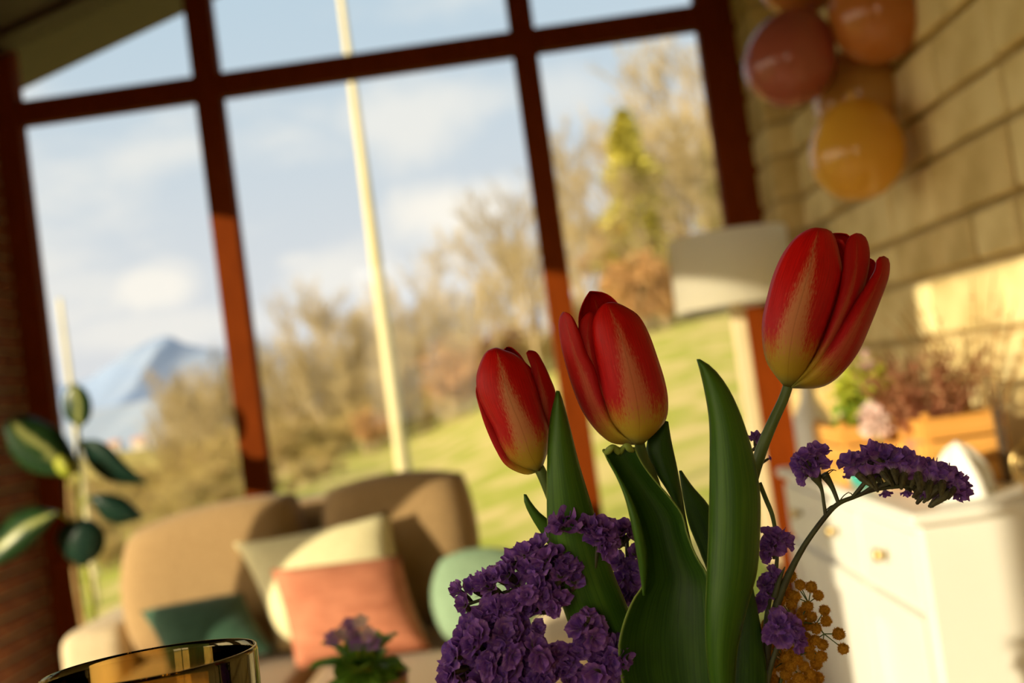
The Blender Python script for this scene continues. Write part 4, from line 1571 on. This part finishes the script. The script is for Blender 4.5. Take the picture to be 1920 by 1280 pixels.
# middle tulip: the broad leaf with the curled tip and folded edge, and two behind it
blade(tB, [(1130, 842), (1141, 866), (1163, 905), (1187, 955), (1202, 1005), (1209, 1050), (1207, 1095), (1192, 1115), (1176, 1148), (1163, 1190), (1160, 1225), (1170, 1290), (1220, 1400), (1262, nk)],
      [(1190, 838), (1203, 866), (1228, 900), (1258, 934), (1280, 965), (1289, 1000), (1306, 1042), (1328, 1080), (1336, 1130), (1340, 1180), (1342, 1240), (1344, 1300), (1345, 1390), (1345, nk)],
      [.470, .468, .466, .466, .470, .478], -.011, seed=3, nt=21, power=1.0, m=LEAF_SHADE)
blade(tB, [(1138, 860), (1158, 897), (1173, 935), (1185, 985), (1195, 1040), (1203, 1090), (1206, 1116)], [(1141, 860), (1168, 905), (1190, 950), (1205, 1000), (1212, 1045), (1211, 1085), (1208, 1116)],
      [.470, .464, .461, .462, .465], .002, seed=4, ns=30, nt=9)
blade(tB, [(1249, 789), (1238, 800), (1214, 826), (1214, 850), (1232, 888), (1258, 930), (1282, 985), (1300, 1100), (1295, 1300), (1290, nk)],
      [(1252, 790), (1258, 826), (1268, 872), (1277, 920), (1289, 990), (1306, 1050), (1328, 1096), (1345, 1180), (1345, 1320), (1330, nk)], [.492, .490, .488, .488, .488], .004, seed=5, m=LEAF_SHADE)
blade(tB, [(1274, 882), (1281, 930), (1293, 985), (1315, 1040), (1330, 1100), (1330, 1300), (1315, nk)], [(1277, 882), (1298, 912), (1330, 950), (1352, 1000), (1362, 1080), (1362, 1300), (1345, nk)],
      [.500, .499, .497, .495, .49], .004, seed=6, m=LEAF_SHADE)
# curled rim at the tip of the broad leaf
curl = []
for i in range(15):
    f = i / 14
    curl.append(at(1131 + 58 * f, 843 - 4 * f + 4.5 * math.sin(f * 15), .4695 + .002 * math.sin(f * 13 + 1)))
adopt(tube('curled_tip', curl, [.0007, .0016, .0011, .0018, .0010, .0016, .0008], LEAF, None, 8, 60), tB)
# right tulip: the long upright leaf and the one tucked behind it
blade(tC, [(1307, 673), (1315, 702), (1325, 750), (1331, 800), (1331, 900), (1329, 1000), (1325, 1100), (1323, 1180), (1328, 1250), (1336, 1310), (1340, 1400), (1340, nk)],
      [(1312, 674), (1338, 692), (1365, 728), (1386, 772), (1406, 830), (1419, 885), (1425, 935), (1424, 1005), (1419, 1070), (1405, 1122), (1391, 1175), (1380, 1230), (1377, 1300), (1378, nk)],
      [.466, .462, .460, .459, .462, .474], .0085, seed=7, wavy=.001)
blade(tC, [(1404, 1090), (1393, 1150), (1380, 1200), (1372, 1280), (1365, 1380), (1362, nk)], [(1409, 1092), (1421, 1150), (1431, 1210), (1437, 1280), (1430, 1380), (1405, nk)],
      [.476, .475, .475, .478], .003, seed=8, m=LEAF_SHADE)

# ------------------------------------------------------------------ statice
def floret_mesh(seed):
    r = random.Random(seed)
    vs, fs, uv = [], [], []
    n, k = 40, 7
    folds = r.choice([5, 6, 7])
    ph = r.uniform(0, 6)
    ph2 = r.uniform(0, 6)
    squash = r.uniform(.6, .95)
    jag = [r.uniform(-.05, .05) for _ in range(n)]
    for j in range(k):
        s = j / (k - 1)
        for i in range(n):
            a = 6.283 * i / n
            ruff = math.sin(folds * a + ph) * .20 * s * s + math.sin((2 * folds + 1) * a + ph2) * .07 * s * s
            rad = .12 + .88 * s ** .85 + (jag[i] + (.07 if i % 3 == 0 else -.02)) * (s ** 6) + .10 * s * math.sin(2 * a + ph2)
            z = .95 * s ** .75 - .28 * s * s + ruff * .75
            aa = a + .16 * math.sin(folds * a * 1.0 + ph2) * s
            vs.append((rad * math.cos(aa), rad * math.sin(aa) * squash, z))
            uv.append((i / n, s))
    for j in range(k - 1):
        for i in range(n):
            q = (i + 1) % n
            fs.append((j * n + i, j * n + q, (j + 1) * n + q, (j + 1) * n + i))
    # an inner whorl of smaller petals
    b = len(vs)
    m2, k2 = 24, 4
    for j in range(k2):
        s = j / (k2 - 1)
        for i in range(m2):
            a = 6.283 * i / m2 + .3
            rad = .05 + .55 * s + .05 * math.sin(5 * a + ph)
            vs.append((rad * math.cos(a), rad * math.sin(a) * squash, .25 + .75 * s + .12 * s * math.sin(4 * a + ph2)))
            uv.append((i / m2, .3 + .7 * s))
    for j in range(k2 - 1):
        for i in range(m2):
            q = (i + 1) % m2
            fs.append((b + j * m2 + i, b + j * m2 + q, b + (j + 1) * m2 + q, b + (j + 1) * m2 + i))
    me = bpy.data.meshes.new('floret')
    me.from_pydata(vs, [], fs)
    me.materials.append(FLORET)
    lay = me.uv_layers.new(name='UVMap')
    for l in me.loops:
        lay.data[l.index].uv = uv[l.vertex_index]
    me.polygons.foreach_set('use_smooth', [True] * len(me.polygons))
    me.update()
    return me


def calyx_mesh(seed):
    r = random.Random(seed)
    v_, f_ = lathe([(.0, -1.5), (.10, -1.45), (.22, -.9), (.30, -.3), (.26, .12), (.10, .25)], 9)
    vs = [tuple(v) for v in v_]
    fs = list(f_)
    for i in range(16):                  # bristly bracts
        a = r.uniform(0, 6.283)
        z = r.uniform(-1.1, .1)
        p = V((.24 * math.cos(a), .24 * math.sin(a), z))
        d = V((math.cos(a) * .8, math.sin(a) * .8, .9)).normalized() * r.uniform(.3, .6)
        s = V((-math.sin(a), math.cos(a), 0)) * .035
        k = len(vs)
        vs += [tuple(p - s), tuple(p + s), tuple(p + d)]
        fs.append((k, k + 1, k + 2))
    me = bpy.data.meshes.new('calyx')
    me.from_pydata(vs, [], fs)
    me.materials.append(M['calyx'])
    me.update()
    return me


FM = [floret_mesh(i) for i in range(7)]
CM = [calyx_mesh(i) for i in range(3)]
fr = random.Random(77)


def floret(root, px, py, D, size_px, direction):
    """one papery floret with its green calyx; direction is given in picture terms (right, up, towards viewer)"""
    p = at(px, py, D)
    d = (rt * direction[0] + up * direction[1] - fwd * direction[2]).normalized()
    o = bpy.data.objects.new('floret', fr.choice(FM))
    s = size_px * .585 * D / F
    rot = d.to_track_quat('Z', 'Y').to_matrix().to_4x4() @ Matrix.Rotation(fr.uniform(0, 6.28), 4, 'Z')
    p = p - d * s * .45
    o.parent = root
    o.matrix_parent_inverse = Matrix.Translation(-root.location)
    o.matrix_basis = Matrix.Translation(p) @ rot @ Matrix.Diagonal((s, s, s * fr.uniform(.95, 1.25), 1))
    COL.objects.link(o)
    c = bpy.data.objects.new('calyx', fr.choice(CM))
    c.parent = o
    COL.objects.link(c)
    return p - d * s * 1.4


def sprig(label, base, D):
    return empty('statice_sprig', at(base[0], base[1], D), label, 'flower', 'purple statice in the bunch')


def wire(root, pts, rads, m='stem_brown', name='stem'):
    w = [at(*p) if not isinstance(p, Vector) else p for p in pts]
    return adopt(tube(name, w, rads, m, None, 7), root)


DS = .474
# big spray on the left
big = sprig('large purple statice spray at the lower left of the bunch', (1110, 1200), DS)
upper = [(858, 1106, 34), (868, 1132, 34), (884, 1098, 36), (905, 1092, 38), (922, 1100, 34), (928, 1078, 36), (950, 1074, 40), (968, 1092, 38), (962, 1052, 38), (985, 1036, 38), (990, 1066, 40),
         (1008, 1026, 42), (1022, 1046, 40), (1012, 1066, 36), (1045, 1040, 42), (1062, 1058, 40), (1052, 1076, 36), (1076, 1086, 38), (1072, 1066, 34), (1038, 1060, 36)]
mid = [(1008, 1094, 40), (1032, 1104, 42), (1018, 1118, 38), (1046, 1124, 40), (1036, 1140, 34), (990, 1116, 36), (968, 1128, 40), (944, 1136, 40), (918, 1142, 38), (985, 1142, 38), (1003, 1142, 34), (900, 1156, 38),
       (925, 1166, 42), (952, 1160, 42), (880, 1176, 38), (972, 1170, 40)]
for (x, y, s) in upper:
    q = floret(big, x, y, DS + fr.uniform(-.004, .006), s * 1.12, (-.35 + fr.uniform(-.4, .4) + (x - 980) * .004, .95, .75 + fr.uniform(-.3, .3)))
    wire(big, [q, q.lerp(at(1000, 1110, DS + .006), .55), at(1010 + fr.uniform(-60, 40), 1115, DS + .008)], [.0006, .0007], name='branch')
for (x, y, s) in mid:
    floret(big, x, y, DS - .003 + fr.uniform(-.004, .006), s * 1.12, (-.2 + fr.uniform(-.5, .5), .45, 1.0))
low = []
for j, y in enumerate(range(1188, 1330, 22)):
    xs = 868 - (j * 12 if j < 3 else 34)
    x = xs + (11 if j % 2 else 0)
    while x < (985 if j < 1 else 1015 if j < 3 else 1035):
        low.append((x + fr.uniform(-6, 6), y + fr.uniform(-6, 6)))
        x += 24
for (x, y) in low:
    floret(big, x, y, DS - .008 + fr.uniform(-.005, .008), fr.uniform(40, 48), (-.15 + (x - 940) * .006 + fr.uniform(-.4, .4), .25 + (1230 - y) * .004 + fr.uniform(-.3, .3), 1.0))
for (x, y, s) in [(1008, 1178, 26), (1000, 1196, 36), (1030, 1236, 42), (1048, 1222, 42), (1066, 1240, 40), (1058, 1256, 38), (1084, 1222, 36), (1040, 1258, 40), (1068, 1275, 36)]:
    floret(big, x, y, DS - .004, s * 1.12, (fr.uniform(-.4, .4), .5, 1.0))
wire(big, [(870, 1135, DS + .006), (940, 1112, DS + .007), (1000, 1098, DS + .008), (1060, 1100, DS + .006), (1098, 1120, DS + .005), (1130, 1180, DS + .006), (1190, 1330, .485), NECK(-60, 0)], [.0007, .0010, .0012, .0013, .0014])
wire(big, [(1078, 1092, DS + .006), (1100, 1112, DS + .005)], [.0008, .0009], name='branch')
wire(big, [(870, 1240, DS + .004), (960, 1215, DS + .006), (1050, 1240, DS + .006), (1130, 1290, DS + .008), NECK(-62, .004)], [.0008, .0010, .0012, .0013])
wire(big, [(890, 1300, DS + .004), (990, 1290, DS + .006), (1120, 1340, DS + .008), NECK(-64, .006)], [.0008, .0010, .0012, .0013])
# top sprig
top = sprig('two-headed purple statice sprig standing before the left tulip leaf', (1100, 1120), DS)
for (x, y, s, dr) in [(1062, 984, 58, (-.1, 1, .8)), (1076, 980, 44, (.5, .8, .5)), (1048, 980, 44, (-.6, .8, .4)), (1108, 992, 50, (-.3, 1, .7)), (1128, 994, 52, (.2, 1, .7)), (1142, 1006, 38, (.7, .6, .6)),
                      (1120, 1008, 40, (0, .5, 1)), (1140, 1030, 32, (.4, -.3, 1)), (1134, 1020, 36, (.5, .1, 1))]:
    floret(top, x, y, DS, s * 1.12, dr)
wire(top, [(1062, 1000, DS + .003), (1068, 1050, DS + .004), (1085, 1090, DS + .004), (1100, 1112, DS + .004)], [.0009, .0008, .0009])
wire(top, [(1120, 1025, DS + .003), (1116, 1060, DS + .003), (1108, 1105, DS + .003), (1135, 1190, DS + .006), (1195, 1330, .485), NECK(-55, .004)], [.0010, .0010, .0012, .0014])
# shaded sprig behind
shd = sprig('shaded purple statice sprig tucked behind the broad middle leaf', (1190, 1200), .505)
for (x, y, s, dr) in [(1168, 990, 36, (.1, 1, .5)), (1160, 1000, 34, (-.5, .8, .5)), (1182, 1000, 34, (.5, .8, .5)), (1160, 1052, 36, (-.7, .4, .6)), (1182, 1062, 34, (0, .5, 1)), (1166, 1084, 34, (-.6, .3, .8)),
                      (1188, 1088, 36, (.2, .4, 1)), (1170, 1112, 36, (-.4, .3, 1)), (1192, 1034, 34, (.3, .6, .8)), (1186, 1118, 34, (.2, .3, 1))]:
    floret(shd, x, y, .506, s * 1.12, dr)
wire(shd, [(1175, 1005, .508), (1180, 1100, .508), (1195, 1220, .505), NECK(-30, .01)], [.0010, .0012, .0014])
# lower middle sprig
lo_ = sprig('purple statice sprig low in the bunch, left of the broad leaf', (1140, 1260), DS)
for (x, y, s, dr) in [(1088, 1172, 44, (-.4, .8, .9)), (1104, 1150, 30, (.2, 1, .4)), (1110, 1172, 44, (.2, .8, .9)), (1094, 1196, 44, (-.5, .2, 1)), (1116, 1198, 40, (.3, .1, 1)), (1138, 1216, 44, (-.1, .7, 1)),
                      (1158, 1212, 42, (.4, .8, .7)), (1166, 1234, 40, (.9, .2, .7)), (1146, 1240, 42, (.1, .1, 1)), (1122, 1236, 38, (-.5, .4, 1)), (1118, 1262, 44, (-.4, -.1, 1)), (1140, 1266, 42, (.1, -.2, 1)),
                      (1160, 1254, 34, (.7, -.2, .8)), (1098, 1272, 38, (-.6, .1, .8))]:
    floret(lo_, x, y, DS - .004 + fr.uniform(-.003, .003), s * 1.12, dr)
wire(lo_, [(1104, 1190, DS + .003), (1118, 1225, DS + .004), (1140, 1270, DS + .006), (1190, 1360, .48), NECK(-50, -.004)], [.0010, .0012, .0014, .0015])
# arching sprig on the right
DA = .480
arch = sprig('arching purple statice sprig on the right of the bunch', (1430, 1270), DA)
sp_ = [(1800, 918, DA), (1750, 912, DA), (1690, 912, DA), (1640, 918, DA), (1600, 932, DA), (1572, 944, DA), (1548, 968, DA), (1510, 1020, DA), (1480, 1075, DA), (1458, 1130, DA), (1440, 1200, DA), (1432, 1280, DA), (1410, 1380, .482), NECK(60, .004)]
wire(arch, sp_, [.0006, .0007, .0008, .0009, .0010, .0011, .0012, .0013, .0016, .0018, .0020, .0018, .0018, .0016])
for i in range(19):
    f = i / 18
    x = 1594 + 196 * f
    y = 880 - 28 * math.sin(math.pi * min(1, f * .95 + .12)) ** .8 + 30 * f * f + fr.uniform(-5, 5)
    if i in (17, 18):
        y += 4
    sz = 48 * (1 - .1 * abs(f - .4)) * fr.uniform(.85, 1.12)
    lean = -.75 + 1.35 * f + .7 * max(0, f - .7) * 2
    q = floret(arch, x, y, DA + (.004 if i % 2 else -.003), sz * 1.05, (lean + fr.uniform(-.2, .2), 1.0, .25 + fr.uniform(-.35, .35)))
    bx = 1612 + 180 * f
    b_ = cr([tuple(at(*s_)) for s_ in sp_[:6]], 1 - (bx - 1572) / (1800 - 1572))
    wire(arch, [q, V(b_)], [.0011, .0006], name='branch')
for i in range(17):
    f = i / 16
    x = 1602 + 190 * f
    y = 890 - 14 * math.sin(math.pi * f) + 24 * f * f + fr.uniform(-6, 5)
    q = floret(arch, x, y, DA + (.005 if i % 2 else -.005), 38 * fr.uniform(.8, 1.15), (-.4 + f + fr.uniform(-.3, .3), .5, .9 if i % 2 else -.6))
for (x, y, s, dr) in [(1806, 922, 42, (1, -.5, .3)), (1798, 904, 42, (1, .3, .3)), (1782, 888, 40, (.6, 1, .3)), (1790, 918, 38, (.8, .1, .9)), (1774, 908, 34, (.5, .4, 1)), (1660, 922, 20, (.2, -1, .4)), (1735, 924, 24, (.3, -1, .4)), (1765, 924, 28, (.4, -.9, .6)), (1700, 922, 18, (-.2, -1, .4))]:
    floret(arch, x, y, DA, s * 1.08, dr)
for (x, y, s, dr) in [(1498, 872, 34, (-1, .4, .4)), (1510, 856, 36, (-.5, 1, .4)), (1532, 848, 38, (.1, 1, .4)), (1520, 872, 40, (-.3, .6, 1)), (1506, 890, 32, (-.9, -.1, .5)), (1536, 866, 34, (.3, .7, .9))]:
    q = floret(arch, x, y, DA, s * 1.08, dr)
    wire(arch, [q, at(1538, 902, DA)], [.0013, .0007], name='branch')
wire(arch, [(1528, 893, DA), (1540, 915, DA), (1545, 945, DA), (1548, 966, DA)], [.0022, .0009, .0008, .0009], name='branch')
wire(arch, [(1545, 888, DA + .002), (1560, 912, DA + .002), (1572, 942, DA)], [.0022, .0012, .0009], name='branch')
for (p, q) in (((1572, 942), (1592, 922)), ((1575, 940), (1605, 930)), ((1549, 956), (1568, 946)), ((1545, 900), (1564, 880)), ((1550, 885), (1568, 882)), ((1600, 932), (1592, 924))):
    wire(arch, [(*p, DA), ((p[0] + q[0]) / 2, (p[1] + q[1]) / 2 - 3, DA), (*q, DA)], [.0003, .0002], name='bract')
wire(arch, [(1452, 1120, DA), (1462, 1085, DA), (1472, 1062, DA)], [.0016, .0010, .0002], name='bract')
# small sprigs beside the upright leaf
sm = sprig('small purple statice sprig right of the upright leaf', (1440, 1220), DA + .006)
for (x, y, s, dr) in [(1452, 1006, 38, (-.1, 1, .5)), (1470, 1014, 32, (.9, .4, .5)), (1442, 1020, 32, (-.8, .3, .6)), (1456, 1024, 34, (.2, .2, 1)), (1438, 1036, 30, (-.6, -.1, .8)), (1450, 1078, 30, (.5, .5, .6)), (1436, 1092, 30, (-.2, .6, .8)),
                      (1444, 1110, 30, (.2, .4, 1)), (1428, 1128, 32, (-.5, .3, 1))]:
    floret(sm, x, y, DA + .006, s * 1.1, dr)
wire(sm, [(1456, 1010, DA + .008), (1456, 1060, DA + .008), (1440, 1140, DA + .008), (1420, 1300, .488), NECK(50, .006)], [.0008, .0010, .0014, .0015])
wire(sm, [(1424, 905, DA + .008), (1436, 935, DA + .008), (1448, 965, DA + .008), (1455, 1000, DA + .008)], [.0011, .0011, .0009], 'stem_green')
sn = sprig('purple statice head in front of the mimosa', (1440, 1260), DA - .006)
for (x, y, s, dr) in [(1462, 1166, 44, (-.3, .8, .8)), (1482, 1168, 44, (.4, .8, .7)), (1470, 1188, 44, (0, .1, 1)), (1492, 1188, 36, (.8, .1, .7)), (1496, 1206, 34, (.7, -.6, .7)), (1446, 1186, 34, (-.7, .2, .8))]:
    floret(sn, x, y, DA - .008, s * 1.05, dr)
wire(sn, [(1466, 1195, DA - .005), (1448, 1240, DA - .005), (1425, 1330, .478), NECK(55, -.004)], [.0012, .0012, .0014])
bh_ = sprig('tiny statice tip peeking out behind the right tulip stem', (1425, 850), .500)
for (x, y, s, dr) in [(1416, 822, 26, (-.2, 1, .4)), (1426, 832, 24, (.5, .6, .7)), (1443, 859, 10, (1, .4, .3))]:
    floret(bh_, x, y, .500, s, dr)
wire(bh_, [(1420, 835, .502), (1415, 900, .502), (1400, 1100, .500), NECK(35, .012)], [.0008, .0010, .0012])
wire(bh_, [(1440, 860, .500), (1424, 872, .502)], [.0006, .0005], name='branch')

# ------------------------------------------------------------------ mimosa
DM = .490
mim = tag(empty('mimosa_sprig', at(1460, 1270, DM), 'yellow mimosa sprig with fluffy balls at the lower right of the bunch', 'flower'))


def puff(seed):
    r = random.Random(seed)
    bm = bmesh.new()
    bmesh.ops.create_icosphere(bm, subdivisions=2, radius=.84)
    vs = [tuple(v.co) for v in bm.verts]
    fs = [tuple(v.index for v in f.verts) for f in bm.faces]
    bm.free()
    for i in range(260):
        d = V((r.gauss(0, 1), r.gauss(0, 1), r.gauss(0, 1))).normalized()
        s = d.orthogonal().normalized() * .055
        s = Matrix.Rotation(r.uniform(0, 6.28), 3, d) @ s
        k = len(vs)
        t = d * r.uniform(.95, 1.14)
        vs += [tuple(d * .8 - s), tuple(d * .8 + s), tuple(t)]
        fs.append((k, k + 1, k + 2))
    me = bpy.data.meshes.new('blossom')
    me.from_pydata(vs, [], fs)
    me.materials.append(M['mimosa'])
    me.update()
    return me


PM = [puff(i) for i in range(3)]
balls = [(1482, 1079), (1500, 1096), (1521, 1100), (1534, 1116), (1546, 1144), (1549, 1164), (1572, 1188), (1581, 1216), (1468, 1098), (1490, 1118), (1484, 1132), (1514, 1136), (1462, 1124), (1506, 1148),
         (1522, 1156), (1530, 1178), (1512, 1172), (1498, 1160), (1542, 1208), (1528, 1200), (1512, 1196), (1504, 1212), (1540, 1230), (1530, 1244), (1520, 1226), (1486, 1222), (1458, 1218), (1442, 1226),
         (1470, 1208), (1448, 1206), (1438, 1172), (1494, 1236), (1482, 1248), (1508, 1250), (1518, 1264), (1460, 1246), (1444, 1258), (1474, 1264), (1498, 1272), (1512, 1282), (1486, 1284), (1462, 1280), (1442, 1285),
         (1526, 1286), (1432, 1240), (1436, 1204), (1500, 1184), (1516, 1212), (1474, 1232), (1456, 1196), (1534, 1270), (1468, 1300), (1500, 1304), (1476, 1112), (1494, 1198), (1450, 1272)]
nodes_ = [(1516, 1130), (1530, 1170), (1545, 1188), (1500, 1165), (1520, 1220), (1490, 1230), (1470, 1240), (1500, 1265), (1480, 1150), (1460, 1290)]
for (x, y) in balls:
    dd = DM + fr.uniform(-.007, .009)
    if (x, y) in balls[:8]:
        dd = DM + fr.uniform(-.003, .003)
    p = at(x, y, dd)
    o = bpy.data.objects.new('blossom', fr.choice(PM))
    s = fr.uniform(11.4, 13.4) * dd / F
    o.parent = mim
    o.matrix_parent_inverse = Matrix.Translation(-mim.location)
    o.matrix_basis = Matrix.Translation(p) @ Matrix.Rotation(fr.uniform(0, 6), 4, V((fr.random(), fr.random(), 1)).normalized()) @ Matrix.Diagonal((s, s, s, 1))
    COL.objects.link(o)
    nx = min(nodes_, key=lambda q: (q[0] - x) ** 2 + (q[1] - y) ** 2)
    wire(mim, [p, at(*nx, DM + .003)], [.00022, .00028], 'stem_green', 'stalk')
for a, b in (((1516, 1130), (1500, 1165)), ((1500, 1165), (1520, 1220)), ((1530, 1170), (1500, 1165)), ((1545, 1188), (1530, 1170)), ((1520, 1220), (1490, 1230)), ((1490, 1230), (1470, 1240)),
             ((1500, 1265), (1470, 1240)), ((1480, 1150), (1500, 1165)), ((1470, 1240), (1460, 1290))):
    wire(mim, [at(*a, DM + .003), at(*b, DM + .003)], [.0003, .0005], 'stem_green', 'twig')
wire(mim, [(1470, 1240, DM + .003), (1460, 1290, DM + .003), (1420, 1390, .488), NECK(64, .006)], [.0007, .0010, .0012], 'stem_green')
